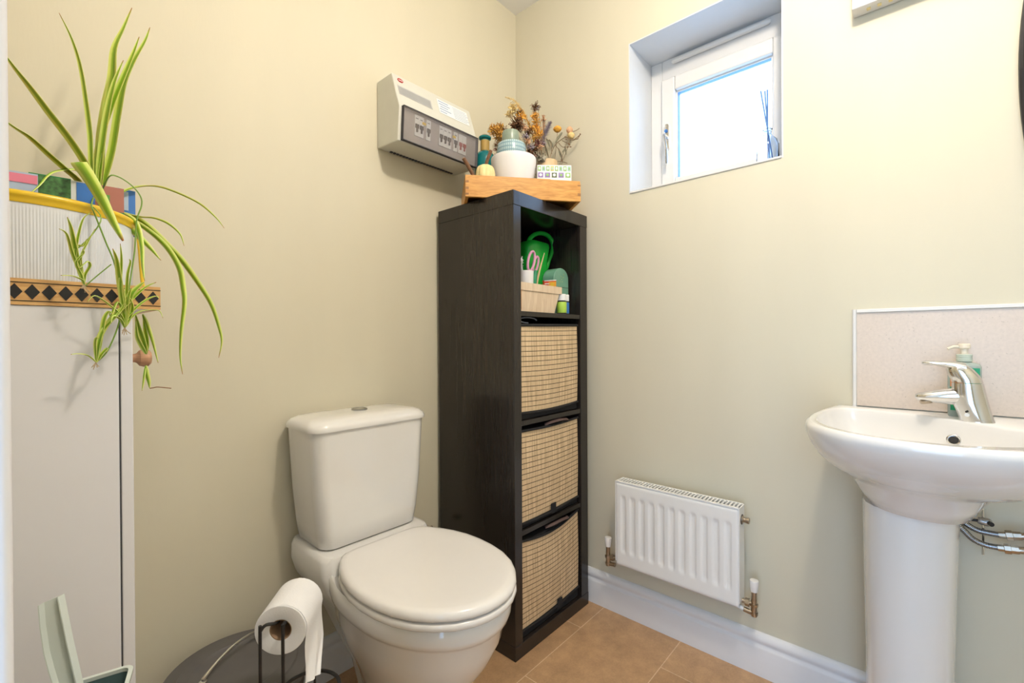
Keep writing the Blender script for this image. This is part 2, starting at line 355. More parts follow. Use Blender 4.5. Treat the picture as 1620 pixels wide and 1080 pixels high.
# ------------------------------------------------------------------ consumer unit on the left wall
t = thing('fuse_box', 'grey plastic fuse box with smoked cover on the left wall', 'fuse box', (-.53, 0, 1.65))
x0, x1 = -.700, -.363
pf = [(-.0005, 1.652), (-.118, 1.645), (-.127, 1.752), (-.114, 1.788), (-.086, 1.871), (-.0005, 1.871)]
MB().prism(pf, 'x', x0, x1).build('housing', M['fuse'], t, bevel=.004)
# sloping upper panel band groove, recess and cover
def onface(x, u, off, A=(-.120, 1.650), B=(-.127, 1.752)):
    y = A[0]+(B[0]-A[0])*u; z = A[1]+(B[1]-A[1])*u
    d = Vector((0, -(B[1]-A[1]), (B[0]-A[0]))).normalized(); return Vector((x, y, z)) + d*off
def plate(mb, xa, xb, u0, u1, o0, o1, **k):
    V = [onface(x, u, o, **k) for o in (o0, o1) for u in (u0, u1) for x in (xa, xb)]
    mb.add(V, [(0, 2, 3, 1), (4, 5, 7, 6), (0, 1, 5, 4), (2, 6, 7, 3), (0, 4, 6, 2), (1, 3, 7, 5)]); return mb
UP = dict(A=(-.114, 1.788), B=(-.086, 1.871))
plate(MB(), x0+.012, x1-.010, .02, .98, .0004, .0012).build('cover_back', mat('grey_tray', (.44, .40, .38), .4), t, label='grey recess behind the cover')
for xa, k, nm, dk in [(-.642+.0178*i, 'ink', 'circuit_breaker', M['dark']) for i in (0, 1, 2.6)] + [(-.542+.0178*i, 'ink', 'circuit_breaker', M['dark']) for i in (0, 1, 2, 3.6)] + [(-.455, 'red', 'main_switch', M['red']), (-.437, 'red', 'main_switch', M['red'])]:
    br = plate(MB(), xa, xa+.0172, .28, .92, .0014, .004).build(nm, M['label'] if nm == 'circuit_breaker' else M['label'], t)
    plate(MB(), xa+.002, xa+.015, .52, .64, .0042, .007).build('toggle', dk, br)
    plate(MB(), xa+.006, xa+.011, .40, .56, .0042, .008).build('toggle_stem', dk, br)
    if nm == 'circuit_breaker': plate(MB(), xa+.003, xa+.013, .80, .83, .0042, .0045).build('marking', M['ink'], br)
for xa in (-.613, -.484): plate(MB(), xa, xa+.014, .70, .78, .0045, .0055).build('test_button', M['yellow'], t)
sm = plate(MB(), x0+.010, x1-.008, .0, 1.0, .010, .0125).build('cover', M['smoke'], t)
cf = MB()
plate(cf, x0+.009, x1-.007, -.02, .0, .0, .0135); plate(cf, x0+.009, x1-.007, 1.0, 1.015, .0, .0135); plate(cf, x0+.0095, x0+.0103, 0, 1, .0, .0135); plate(cf, x1-.0085, x1-.007, 0, 1, 0, .0135)
cf.build('cover_frame', M['gap'], t)
lbp = plate(MB(), x0+.012, x0+.145, .12, .52, .0003, .0010, **UP).build('warning_label', mat('grey_sticker', (.50, .50, .49), .5), t)
ln = MB()
for i in range(9): plate(ln, x0+.014, x0+.140, .15+.037*i, .165+.037*i, .001, .0013, **UP)
ln.build('print', M['ink'], lbp)
s2 = plate(MB(), -.525, -.385, .14, .80, .0003, .0010, **UP).build('inspection_sticker', M['label'], t)
ln = MB()
for i, (a, b_) in enumerate(((-.52, -.475), (-.518, -.47), (-.515, -.48), (-.52, -.468), (-.52, -.49))): plate(ln, a, b_, .70-.12*i, .73-.12*i, .001, .0013, **UP)
for i in range(7): plate(ln, -.455, -.395+.006*(i % 3), .70-.08*i, .713-.08*i, .001, .0013, **UP)
ln.build('print', M['blueink'], s2)
lg = MB(); lg.loft([[onface(x0+.028+.011*math.cos(a), .78+.085*math.sin(a), o, **UP) for a in [2*PI*i/20 for i in range(20)]] for o in (.0003, .0012)])
lgo = lg.build('logo', M['red'], t)
plate(MB(), x0+.021, x0+.036, .765, .795, .0012, .0016, **UP).build('logo_bar', M['label'], lgo)
vs = MB()
for i in range(22): vs.box(-.66+.0125*i, -.652+.0125*i, -.020, -.012, 1.6475, 1.6522)
vs.build('vent_slots', M['gap'], t)

# ------------------------------------------------------------------ white unit top right
t = thing('extractor_fan', 'white extractor fan casing high on the right wall', 'extractor fan', (0, -1.32, 1.865))
MB().box(-.045, -.0005, -1.45, -1.205, 1.874, 2.15).build('casing', M['upvc'], t, bevel=.004)
gr = MB()
for i in range(8): gr.box(-.030, -.020, -1.235-.022*i-.008, -1.235-.022*i, 1.8715, 1.8745)
gr.build('grille', M['cream'], t)

# ------------------------------------------------------------------ mirror at the right edge
t = thing('mirror', 'oval wall mirror in thin black frame cut by the right edge', 'mirror', (0, -1.70, 1.1))
mc = Vector((-.012, -1.712, 1.615)); A_, B_ = .205, .56
MB().tube([mc+Vector((0, A_*math.cos(q), B_*math.sin(q))) for q in [2*PI*i/96 for i in range(97)]], .006, 8).build('frame', M['black'], t)
MB().loft([[mc+Vector((dx, (A_-.002)*math.cos(q), (B_-.002)*math.sin(q))) for q in [2*PI*i/96 for i in range(96)]] for dx in (.006, .0005)]).build('glass', M['mirror'], t)

# ------------------------------------------------------------------ black cube shelving unit
UX0, UX1, UY0, UY1 = -.4605, -.0337, -.3885, -.019
t = thing('shelving_unit', 'tall black-brown cube shelving unit standing in the corner', 'shelving unit', (-.247, -.2, 0))
MB().box(UX0, UX1, UY0, UY1, 1.4445, 1.49).build('top_panel', M['blackwood'], t, bevel=.0015)
MB().box(UX0, UX1, UY0, UY1, 0, .046).build('base_panel', M['blackwood'], t, bevel=.0015)
for xa, xb in ((UX0+.001, UX0+.037), (UX1-.047, UX1-.001)): MB().box(xa, xb, UY0+.001, UY1, .0462, 1.4443).build('side_panel', M['blackwood'], t, bevel=.001)
for z in (1.110, .756, .402): MB().box(UX0+.0372, UX1-.0472, UY0+.003, UY1-.006, z-.016, z).build('shelf', M['blackwood'], t, bevel=.0008)
MB().box(UX0+.0372, UX1-.0472, UY1-.005, UY1, .047, 1.444).build('back_panel', M['blackwood'], t)
IX0, IX1 = UX0+.0372, UX1-.0472

# bamboo boxes
def bamboo_box(label, zb, zt, zsh, topf, botf, tagpos, extra):
    t = thing('storage_box', label, 'storage box', ((IX0+IX1)/2, -.2, zsh), 'bamboo boxes in the shelving unit')
    MB().box(IX0+.004, IX1-.006, -.375, -.06, zsh+.0006, zt-.004).build('body', M['blackfab'], t, bevel=.004)
    nx, nz = 24, 16; mb = MB(); uvs = {}
    V = []; 
    for j in range(nz+1):
        for i in range(nx+1):
            u = i/nx; v = j/nz; zlo = zb+botf(u); zhi = zt+topf(u)
            x = IX0+.0015+(IX1-IX0-.009)*u
            y = -.3785-.004*math.sin(PI*u)*math.sin(PI*v)
            if u > .97: x -= .004*(abs(v-.5)*2)**2
            V.append(Vector((x, y, zlo+(zhi-zlo)*v)))
    n0 = (nx+1)*(nz+1)
    V2 = V + [p+Vector((0, .003, 0)) for p in V]; Fc = []; UV = []
    for j in range(nz):
        for i in range(nx):
            a = j*(nx+1)+i; Fc.append((a, a+1, a+nx+2, a+nx+1)); Fc.append((n0+a, n0+a+nx+1, n0+a+nx+2, n0+a+1))
    bnd = [i for i in range(nx+1)] + [(j+1)*(nx+1)-1 for j in range(1, nz+1)] + [nz*(nx+1)+i for i in range(nx-1, -1, -1)] + [j*(nx+1) for j in range(nz-1, 0, -1)]
    for k in range(len(bnd)):
        a, b = bnd[k], bnd[(k+1) % len(bnd)]; Fc.append((a, n0+a, n0+b, b))
    mb.add(V2, Fc); o = mb.build('bamboo_front', M['bamboo'], t)
    uvl = o.data.uv_layers.new(name='UVMap'); nl = 17.0
    for lp in o.data.loops:
        k = lp.vertex_index % n0; j, i = divmod(k, nx+1); uvl.data[lp.index].uv = (i/nx, j/nz*nl+.05)
    # fabric edging above the bamboo and down the right side
    ed = MB(); ed.tube([(IX0+.004+(IX1-IX0-.012)*u, -.379-.004*math.sin(PI*u), zt+topf(u)+.004) for u in [i/16 for i in range(17)]], .0042, 8)
    ed.build('edging', M['blackfab'], t)
    MB().tube([(IX0+.004+(IX1-IX0-.012)*u, -.379-.004*math.sin(PI*u), zb+botf(u)-.003) for u in [i/16 for i in range(17)]], .0042, 8).build('edging', M['blackfab'], t)
    if tagpos is not None:
        u, zc = tagpos; x = IX0+(IX1-IX0)*u
        MB().box(x-.014, x+.014, -.3875, -.3835, zc-.018, zc+.018).build('tab', M['blackfab'], t, bevel=.003)
    if extra == 'rings':
        MB().tube([(IX0+.052+.045*math.cos(q), -.372+.0*q, 1.082+.009*math.sin(q)) for q in [2*PI*i/24*.75 for i in range(25)]], .0022, 8).build('handle', mat('grey_cord', (.11, .12, .15), .5), t)
    else:
        MB().tube(smooth_path([(IX0+.14, -.372, zt+.006), (IX0+.16, -.388, zt+.014), (IX0+.21, -.391, zt+.016), (IX0+.25, -.388, zt+.012), (IX0+.27, -.372, zt+.006)]), .006, 8, flat=.5).build('handle', mat('brown_grip', (.10, .06, .055), .5), t)
    return t
bamboo_box('bamboo fronted storage box directly under the open top shelf', .783, 1.061, .756, lambda u: 0.006*u, lambda u: -.006*math.sin(PI*u)+.004*u, None, 'rings')
bamboo_box('middle bamboo storage box with black tab at its lower edge', .424, .718, .402, lambda u: -.004*math.sin(PI*u)+.002*u, lambda u: -.004*math.sin(PI*u)+.006*u, (.50, .430), 'plain')
bamboo_box('lowest bamboo storage box with curved top edge near the floor', .078, .362, .046, lambda u: -.020*math.sin(PI*u)+.012*u, lambda u: -.006*math.sin(PI*u)+.012*u, (.60, .082), 'grip')

# ------------------------------------------------------------------ toilet
TX = -.833
t = thing('toilet', 'white close-coupled toilet with closed lid against the left wall', 'toilet', (TX, -.01, 0))
def egg(z, yb, yf, hb, hw, cx=TX, ym=None, n=22, p=2.0, pinch=1):
    ym = ym if ym is not None else yb+(yf-yb)*.5
    pts = []
    for i in range(n+1):
        s = i/n; y = yb+(yf-yb)*(.5-.5*math.cos(PI*s))
        if y >= ym:
            q = (yb-y)/(yb-ym) if yb != ym else 1; q = q*q*(3-2*q); h = hb+(hw-hb)*(math.sin(q*PI/2)**pinch)
        else: q = min(1, (ym-y)/(ym-yf)); h = hw*max(0, 1-q**p)**(1/p)
        pts.append((y, h))
    out = [Vector((cx-h, y, z)) for y, h in pts] + [Vector((cx+h, y, z)) for y, h in reversed(pts[:-1])]
    return out
bw = MB()
R_ = []
for z, yb, yf, hb, hw, ym in ((.443, -.16, -.645, .13, .168, -.40), (.447, -.155, -.652, .135, .176, -.40), (.440, -.15, -.660, .140, .182, -.40), (.412, -.15, -.660, .140, .182, -.40), (.400, -.15, -.656, .138, .179, -.40), (.393, -.15, -.646, .134, .171, -.40), (.385, -.15, -.642, .132, .168, -.40), (.34, -.15, -.634, .122, .163, -.40), (.28, -.15, -.608, .108, .148, -.39), (.22, -.17, -.565, .088, .124, -.39), (.16, -.20, -.52, .074, .103, -.38), (.11, -.22, -.49, .068, .094, -.37), (.07, -.22, -.485, .068, .094, -.37), (.02, -.22, -.50, .074, .102, -.37), (.0, -.22, -.505, .076, .104, -.37)):
    R_.append(egg(z - .016*max(0, min(1, (z-.28)/.11)), yb, yf, hb, hw, ym=ym))
bw.loft(list(reversed(R_)))
R_ = []
for z, yb, yf, h, r in ((.466, -.012, -.225, .150, .03), (.466, -.010, -.232, .158, .03), (.455, -.008, -.236, .166, .035), (.42, -.008, -.25, .168, .035), (.385, -.010, -.27, .160, .04), (.35, -.025, -.30, .144, .045), (.30, -.07, -.34, .118, .05), (.24, -.11, -.38, .100, .045), (.17, -.17, -.40, .080, .04), (.08, -.20, -.42, .070, .04), (.0, -.20, -.44, .075, .04)):
    R_.append(rrect(TX-h, TX+h, yf, yb, z, r))
bw.loft(list(reversed(R_)))
bw.build('bowl', M['ceramic'], t, ang=60)
ct = MB(); ct.loft([rrect(TX-h, TX+h-.004*0, -f_, -.012, z, r) for z, h, f_, r in ((.467, .140, .185, .03), (.472, .147, .192, .035), (.52, .155, .196, .035), (.62, .165, .199, .035), (.74, .172, .201, .035), (.781, .174, .202, .035))])
ct.build('cistern', M['ceramic'], t, ang=60)
cl = MB(); cl.loft([rrect(TX-h, TX+h, -f_, -b_, z, r, n=8) for z, h, f_, b_, r in ((.7815, .174, .200, .014, .035), (.782, .181, .208, .008, .040), (.789, .182, .209, .008, .042), (.798, .179, .206, .010, .045), (.806, .170, .198, .016, .045), (.811, .155, .184, .026, .045), (.814, .12, .158, .045, .04), (.8145, .06, .12, .08, .015))])
lo = cl.build('cistern_lid', M['ceramic'], t, ang=60)
MB().lathe([(0, 0), (.023, 0), (.023, .0035), (.020, .0050), (.0165, .0025), (.0155, .0025), (.015, .0040), (.0, .0040)], (TX+.002, -.107, .8143), 32, cap0=False, cap1=False).build('flush_button', mat('satin_steel', (.42, .42, .42), .22, metal=1, var=.02), lo)
def seatring(z, s, dy=0):
    prof = [(-.218, .085), (-.222, .108), (-.232, .124), (-.25, .138), (-.29, .159), (-.33, .173), (-.38, .183), (-.43, .185), (-.48, .181), (-.53, .170), (-.575, .150), (-.61, .125), (-.640, .093), (-.660, .058), (-.669, .028), (-.6715, 0)]
    cy = -.43; L = [(cy+(y-cy)*s, h*s) for y, h in prof]
    z -= .016; return [Vector((TX-h, y, z)) for y, h in L] + [Vector((TX+h, y, z)) for y, h in reversed(L[:-1])]
MB().loft([seatring(.4462, .93), seatring(.4472, .985), seatring(.450, .997), seatring(.455, 1.0), seatring(.460, .996), seatring(.4622, .985), seatring(.4628, .93)]).build('seat', M['plastic'], t, ang=60)
MB().loft([seatring(.4660, .93), seatring(.4665, .980), seatring(.469, .994), seatring(.474, .998), seatring(.482, .988), seatring(.4865, .955), seatring(.4875, .90), seatring(.486, .78), seatring(.4835, .6), seatring(.482, .4), seatring(.4815, .1)]).build('lid', M['plastic'], t, ang=70)
t = thing('isolation_valve', 'small black and brass valve on the wall behind the toilet', 'valve', (-.57, -.01, .39))
q = on(673, 833, 'y', -.02)
MB().tube([(q.x, -.0185, q.z), (q.x, -.045, q.z)], .007, 10).tube([(q.x-.012, -.04, q.z), (q.x+.014, -.04, q.z)], .006, 8).build('valve_body', M['nickel'], t)
MB().box(q.x-.008, q.x+.01, -.05, -.0465, q.z-.006, q.z+.006).build('valve_handle', M['black'], t)

# ------------------------------------------------------------------ round lidded bin
bc = (-1.172, -.176); br_ = .150; bh = .272
t = thing('lidded_bin', 'round dark grey lidded bin with silver wire handle beside the toilet', 'bin', (bc[0], bc[1], 0))
MB().lathe([(0, 0), (.115, 0), (.118, .004), (.137, bh-.012), (.133, bh-.012), (.113, .008), (0, .008)], (*bc, 0), 64, cap0=False, cap1=False).build('body', M['lid'], t)
lp = [(0, .000), (.085, .000), (.092, .002), (.096, .005), (.118, .0055), (.121, .002), (.138, .001), (br_-.003, 0), (br_, -.003), (br_, -.014), (br_-.003, -.014), (br_-.004, -.004), (.0, -.004)]
ld = MB().lathe([(r, bh+z) for r, z in lp], (*bc, 0), 96, cap0=False, cap1=False).build('lid', M['lid'], t, ang=25)
h0 = on(321, 1076, 'z', bh+.006); h1 = Vector((-1.055, -.10, bh+.006)); pts = []
for i in range(13):
    s = i/12; p = h0.lerp(h1, s); p.z += .026*math.sin(PI*s)**.8; p.y += .010*math.sin(PI*s); pts.append(p)
hm = MB().tube(pts, [.005]+[.0036]*11+[.005], 8)
hm.build('wire_handle', M['chrome'], ld)
for p in (h0, h1): MB().lathe([(0, 0), (.009, 0), (.008, .004), (.004, .006), (0, .006)], (p.x, p.y, bh-.0005), 16).build('handle_fixing', M['chrome'], ld)

# ------------------------------------------------------------------ toilet roll stand and roll
fc = dep(443.5, 997, .85); ax = Vector((.665, .747, 0)).normalized()  # roll axis away from camera
rl = .100; zt_ = fc.z+.0200-.0034; pr = ax.cross(Vector((0, 0, 1)))                                   # pr: to the right in the picture
t = thing('toilet_roll_stand', 'black wire toilet roll stand with ring cage beside the toilet', 'toilet roll holder', (fc.x, fc.y, 0))
sep = dep(450, 990, .84)-dep(416, 990, .84); sep = sep.length
ua = fc - ax*.012 - pr*(sep*.78); ub = fc - ax*.012 + pr*(sep*.22)
base_c = fc + ax*.048 + pr*.034
ringz = .318; rr = .058
def upright(p, inner):
    d_ = inner-p; path = [Vector((p.x, p.y, .012)), Vector((p.x, p.y, .2)), Vector((p.x, p.y, zt_-.022)), Vector((p.x+d_.x*.05, p.y+d_.y*.05, zt_-.008)), Vector((p.x+d_.x*.35, p.y+d_.y*.35, zt_-.0005)), Vector((inner.x, inner.y, zt_-.003)), Vector((inner.x+ax.x*.03, inner.y+ax.y*.03, zt_)), Vector((inner.x+ax.x*.10, inner.y+ax.y*.10, zt_))]
    return MB().tube(smooth_path(path, 6), .0030, 10)
ia = fc + ax*.004 - pr*.007; ib = fc + ax*.004 + pr*.009
upright(ua, ia).build('upright', M['black'], t); upright(ub, ib).build('upright', M['black'], t)
MB().tube([Vector((q.x, q.y, zt_)) for q in (ia+ax*.10, ib+ax*.10)], .0030, 8).build('end_bar', M['black'], t)
MB().tube([Vector((base_c.x+rr*math.cos(a), base_c.y+rr*math.sin(a), ringz)) for a in [2*PI*i/48 for i in range(49)]], .0036, 10).build('cage_ring', M['black'], t)
MB().tube([Vector((base_c.x+(rr+.01)*math.cos(a), base_c.y+(rr+.01)*math.sin(a), .006)) for a in [2*PI*i/48 for i in range(49)]], .004, 10).build('base_ring', M['black'], t)
for k in range(4):
    a = PI/4+k*PI/2+.15; MB().tube([(base_c.x+(rr+.01)*math.cos(a), base_c.y+(rr+.01)*math.sin(a), .008), (base_c.x+rr*math.cos(a), base_c.y+rr*math.sin(a), ringz)], .0025, 8).build('cage_wire', M['black'], t)
MB().tube([Vector((ua.x, ua.y, .012)), Vector((base_c.x-.04, base_c.y, .009)), Vector((ub.x, ub.y, .012))], .003, 8).build('foot_bar', M['black'], t)
ro = .0465; ri = .0200; rc = fc.copy()
t = thing('toilet_roll', 'white toilet roll with hanging tail on the black wire stand', 'toilet roll', (rc.x, rc.y, rc.z-ro))
prof = [(ri, .001), (ri+.002, 0), (ro-.001, 0), (ro, .001), (ro, rl-.001), (ro-.001, rl), (ri+.002, rl), (ri, rl-.001)]
RB = MB(); RB.loft([[rc + ax*z + (pr*math.cos(a)+Vector((0, 0, 1))*math.sin(a))*r for a in [2*PI*i/48 for i in range(48)]] for r, z in prof+[prof[0]]], False, False)
RB.build('roll', M['paper'], t)
MB().loft([[rc + ax*z + (pr*math.cos(a)+Vector((0, 0, 1))*math.sin(a))*r for a in [2*PI*i/40 for i in range(40)]] for r, z in ((ri-.0002, .0015), (ri-.0002, rl-.0015), (ri-.0018, rl-.0015), (ri-.0018, .0015), (ri-.0002, .0015))], False, False).build('core', M['card'], t)
# hanging tail, draped over the right side
prof = []
for i in range(8): a = PI*.5 - (PI*.5)*i/7; prof.append(((ro+.0008)*math.cos(a), (ro+.0008)*math.sin(a)))
for z in (-.016, -.034, -.052, -.070, -.088, -.106): prof.append((ro+.0008+.004*math.sin(z*40), z))
tl = MB(); nI = len(prof); nJ = 10; V = []
for s in (0, 1):
    for i, (r, z) in enumerate(prof):
        for j in range(nJ+1):
            v = j/nJ; cut = 1
            hang = max(0, (i-8)/(nI-9))
            lo_, hi_ = 0.0, 1-max(0, hang-.55)*1.7
            al = .002 + rl*(.97)*(lo_+(hi_-lo_)*v)
            wv = .0035*hang*math.sin(v*9+i*.8)
            V.append(rc + ax*al + pr*(r+wv+s*.0006+hang*.016*(v-.3)) + Vector((0, 0, z)))
nn = nI*(nJ+1); Fc = []
for i in range(nI-1):
    for j in range(nJ):
        a = i*(nJ+1)+j; Fc += [(a, a+1, a+nJ+2, a+nJ+1), (nn+a, nn+a+nJ+1, nn+a+nJ+2, nn+a+1)]
bnd = list(range(nJ+1)) + [i*(nJ+1)+nJ for i in range(1, nI)] + [(nI-1)*(nJ+1)+j for j in range(nJ-1, -1, -1)] + [i*(nJ+1) for i in range(nI-2, 0, -1)]
for k in range(len(bnd)): a, b = bnd[k], bnd[(k+1) % len(bnd)]; Fc.append((a, nn+a, nn+b, b))
tl.add(V, Fc).build('tail_sheet', M['paper'], t, ang=60)

# ------------------------------------------------------------------ white cabinet
CY = -.33; CXF = -1.3785
t = thing('cabinet', 'narrow white painted cabinet with wooden knob at the left', 'cabinet', (-1.6, -.18, 0))
MB().box(-1.838, CXF-.0185, CY, -.02, .0, 1.0745).build('body', M['cab'], t, bevel=.0015)
dr = MB().box(CXF-.0165, CXF, CY+.0005, -.024, .03, 1.0735).build('door', M['cab'], t, bevel=.002)
MB().box(CXF-.0185, CXF-.0165, CY+.002, -.03, .03, 1.0725).build('door_gap_shade', M['gap'], t)  # dark strip painting the shade in the gap between door and body
kp = [(.0, 0), (.0095, 0), (.0085, .006), (.0075, .012), (.009, .016), (.0145, .020), (.0165, .026), (.0155, .033), (.011, .037), (0, .038)]
MB().lathe(kp, (CXF, -.255, .988), 28, axis=(1, 0, 0), cap0=False, cap1=False).build('knob', M['knob'], dr)

# marquetry tray on top
TZ = 1.0747; TH = .0395; TX1 = -1.3405; TYF = CY-.002
t = thing('marquetry_tray', 'wooden tray inlaid with black diamonds on top of the white cabinet', 'tray', (-1.59, -.18, TZ))
x0 = -1.835
tb = MB(); tb.box(x0, TX1, TYF, TYF+.008, TZ, TZ+TH).box(x0, TX1, -.042, -.034, TZ, TZ+TH).box(x0, x0+.008, TYF+.008, -.042, TZ, TZ+TH).box(TX1-.008, TX1, TYF+.008, -.042, TZ, TZ+TH)
tb.build('rim', M['inlaywood'], t)
MB().box(x0+.008, TX1-.008, TYF+.008, -.042, TZ+.0002, TZ+.006).build('base', M['cab'], t)
dm = MB(); p_ = .01815
for i in range(27):
    xc = TX1-.0105-p_*i
    for (yy, d_) in ((TYF, -1),):
        dm.loft([[Vector((xc+a_, yy-.0003-o_*.0004, TZ+TH*.50+b_)) for a_, b_ in ((0, .0118), (.0083, 0), (0, -.0118), (-.0083, 0))] for o_ in (0, 1)])
for i in range(15):
    yc = TYF+.012+p_*i
    dm.loft([[Vector((TX1+.0003+o_*.0004, yc+a_, TZ+TH*.50+b_)) for a_, b_ in ((0, .0118), (.0083, 0), (0, -.0118), (-.0083, 0))] for o_ in (0, 1)])
dm.build('diamond_inlay', M['black'], t)
ls = MB()
for zc in (TZ+.0060, TZ+TH-.0060): ls.box(x0, TX1+.0002, TYF-.0007, TYF-.0002, zc-.0006, zc+.0006)
ls.build('inlay_line', M['dark'], t)
tp = [Vector((TX1, TYF, TZ+.005))]

# planter
pc = Vector((-1.497, -.185, TZ+.0065)); PR = .140; PH = .152
t = thing('planter', 'ribbed white oval planter with yellow rim on the marquetry tray', 'planter', pc)
rb = MB(); n = 960; rings = []
for r, z, k in ((PR-.012, 0, 0), (PR-.006, .003, 0), (PR-.0035, .012, 0), (PR-.003, .022, 1), (PR-.001, PH*.5, 1), (PR, PH-.016, 1), (PR, PH-.010, 0), (PR, PH, 0), (PR-.004, PH, 0), (PR-.004, .01, 0), (.0, .01, 0)):
    rings.append([pc+Vector(((r+(.0006*math.cos(a*240) if k else 0))*math.cos(a), (r+(.0006*math.cos(a*240) if k else 0))*math.sin(a), z)) for a in [2*PI*i/n for i in range(n)]])
rb.loft(rings, cap1=False); rb.build('body', M['pot'], t, ang=70)
ry = MB(); ry.lathe([(PR-.002, PH-.002), (PR+.001, PH-.004), (PR+.0025, PH-.001), (PR+.0025, PH+.004), (PR+.0045, PH+.006), (PR+.005, PH+.011), (PR+.002, PH+.014), (PR-.003, PH+.013), (PR-.004, PH)], pc, 96, cap0=False, cap1=False)
ry.build('rim', M['yellow'], t, ang=60)
MB().lathe([(0, .10), (PR-.008, .10), (PR-.008, .112), (0, .118)], pc, 32, cap0=False, cap1=False).build('soil', mat('potting_soil', (.05, .03, .02), .95, var=.4, scale=90, bump=1), t)
sd = MB(); hx = pc.x+PR+.004
sd.tube(smooth_path([(hx-.001, pc.y-.02, pc.z+PH+.004), (hx+.002, pc.y-.03, pc.z+PH-.03), (hx+.004, pc.y-.04, pc.z+.06), (hx+.008, pc.y-.05, pc.z+.010)]), .003, 8)
sd.build('side_handle', M['yellow'], t)

# seed packets standing in the planter
def packet(lab, px0, v0, px1, v1, Y, zb, base, blocks, lean=0):
    a = on(px0, v0, 'y', Y); b = on(px1, v1, 'y', Y); zt = max(a.z, b.z)
    t = thing('seed_packet', lab, 'seed packet', ((a.x+b.x)/2, Y, zb), 'seed packets standing in the planter')
    V = [Vector((a.x, Y, zb)), Vector((b.x, Y, zb)), Vector((b.x, Y-lean, b.z)), Vector((a.x, Y-lean, a.z))]
    m = MB(); m.loft([V, [p+Vector((0, .002, 0)) for p in V]]).build('sleeve', base, t, smooth=False)
    def P(u, v, o): 
        lo = V[0].lerp(V[1], u); hi = V[3].lerp(V[2], u); return lo.lerp(hi, v)+Vector((0, -o, 0))
    for nm, mt, u0, u1, v0_, v1_ in blocks:
        MB().loft([[P(u0, v0_, o), P(u1, v0_, o), P(u1, v1_, o), P(u0, v1_, o)] for o in (.0004, .0010)]).build(nm, mt, t, smooth=False)
mm = lambda n, c: mat(n, c, .35, var=.05)
foli = mat('leaf_print', (.05, .16, .04), .4, var=.9, scale=130)
G_ = mm('packet_green', (.01, .24, .07)); PK = mm('packet_pink', (.75, .22, .33)); LB = mm('packet_pale_blue', (.42, .52, .70)); BR = mm('packet_brick', (.42, .16, .12)); BL = mm('packet_blue', (.05, .20, .62)); DK = mm('packet_black', (.03, .04, .04))
zb_ = pc.z+.112
packet('pink and pale blue seed packet at the left end of the planter', -30, 262, 60, 276, -.285, zb_, LB, [('pink_band', PK, .3, .99, .82, .97)])
packet('seed packet with dark leaf photo and green band, in the planter', 45, 272, 112, 283, -.268, zb_, G_, [('leaf_photo', foli, .05, .99, .66, .98), ('text_panel', DK, .35, .75, .50, .58)])
packet('pale seed packet with blue corner behind the plant stems', 108, 284, 150, 291, -.255, zb_, M['label'], [('blue_corner', BL, .3, 1, .5, .98), ('green_band', G_, .0, 1, .3, .5)])
packet('brick red seed packet with green leaf at right of the plant', 150, 291, 196, 299, -.243, zb_, BR, [('leaf', mm('packet_leaf', (.12, .34, .06)), .1, .5, .62, .85), ('green_band', G_, 0, 1, .25, .58), ('text_panel', DK, .15, .7, .40, .50)])
packet('blue seed packet at the right end of the planter', 186, 297, 214, 303, -.205, pc.z+.139, BL, [('light_patch', LB, .05, .6, .55, .95), ('green_band', G_, 0, .7, .2, .5)])

# spider plant
def leaf_build(mb, uvs, name, m, parent, **k):
    o = mb.build(name, m, parent, ang=80, **k); ul = o.data.uv_layers.new(name='UVMap')
    for lp in o.data.loops: ul.data[lp.index].uv = uvs[lp.vertex_index]
    return o
class Leaves:
    def __init__(s): s.mb = MB(); s.uv = []
    def leaf(s, pts, wpx, Y=-.25, Y2=None, fold=.22, side=None, taper=None):
        n = len(pts); P = []
        for i, (u, v) in enumerate(pts):
            y = Y+((Y2 if Y2 is not None else Y)-Y)*i/(n-1); P.append(on(u, v, 'y', y))
        n0 = len(s.mb.v); dpt = (P[0]-CP).dot(FWD)
        s.mb.ribbon(P, 1.25*wpx*dpt/F, fold=fold, side=side, taper=taper)
        m = (len(s.mb.v)-n0)//6
        for i in range(m):
            for k in range(6): s.uv.append(((0, .5, 1, 1, .5, 0)[k], i/(m-1)))
t = thing('spider_plant', 'variegated spider plant with long arching leaves and hanging plantlets, in the planter', 'house plant', (pc.x+.05, pc.y, pc.z+.11))
lv = Leaves(); Yb = -.215
B0 = (152, 312)
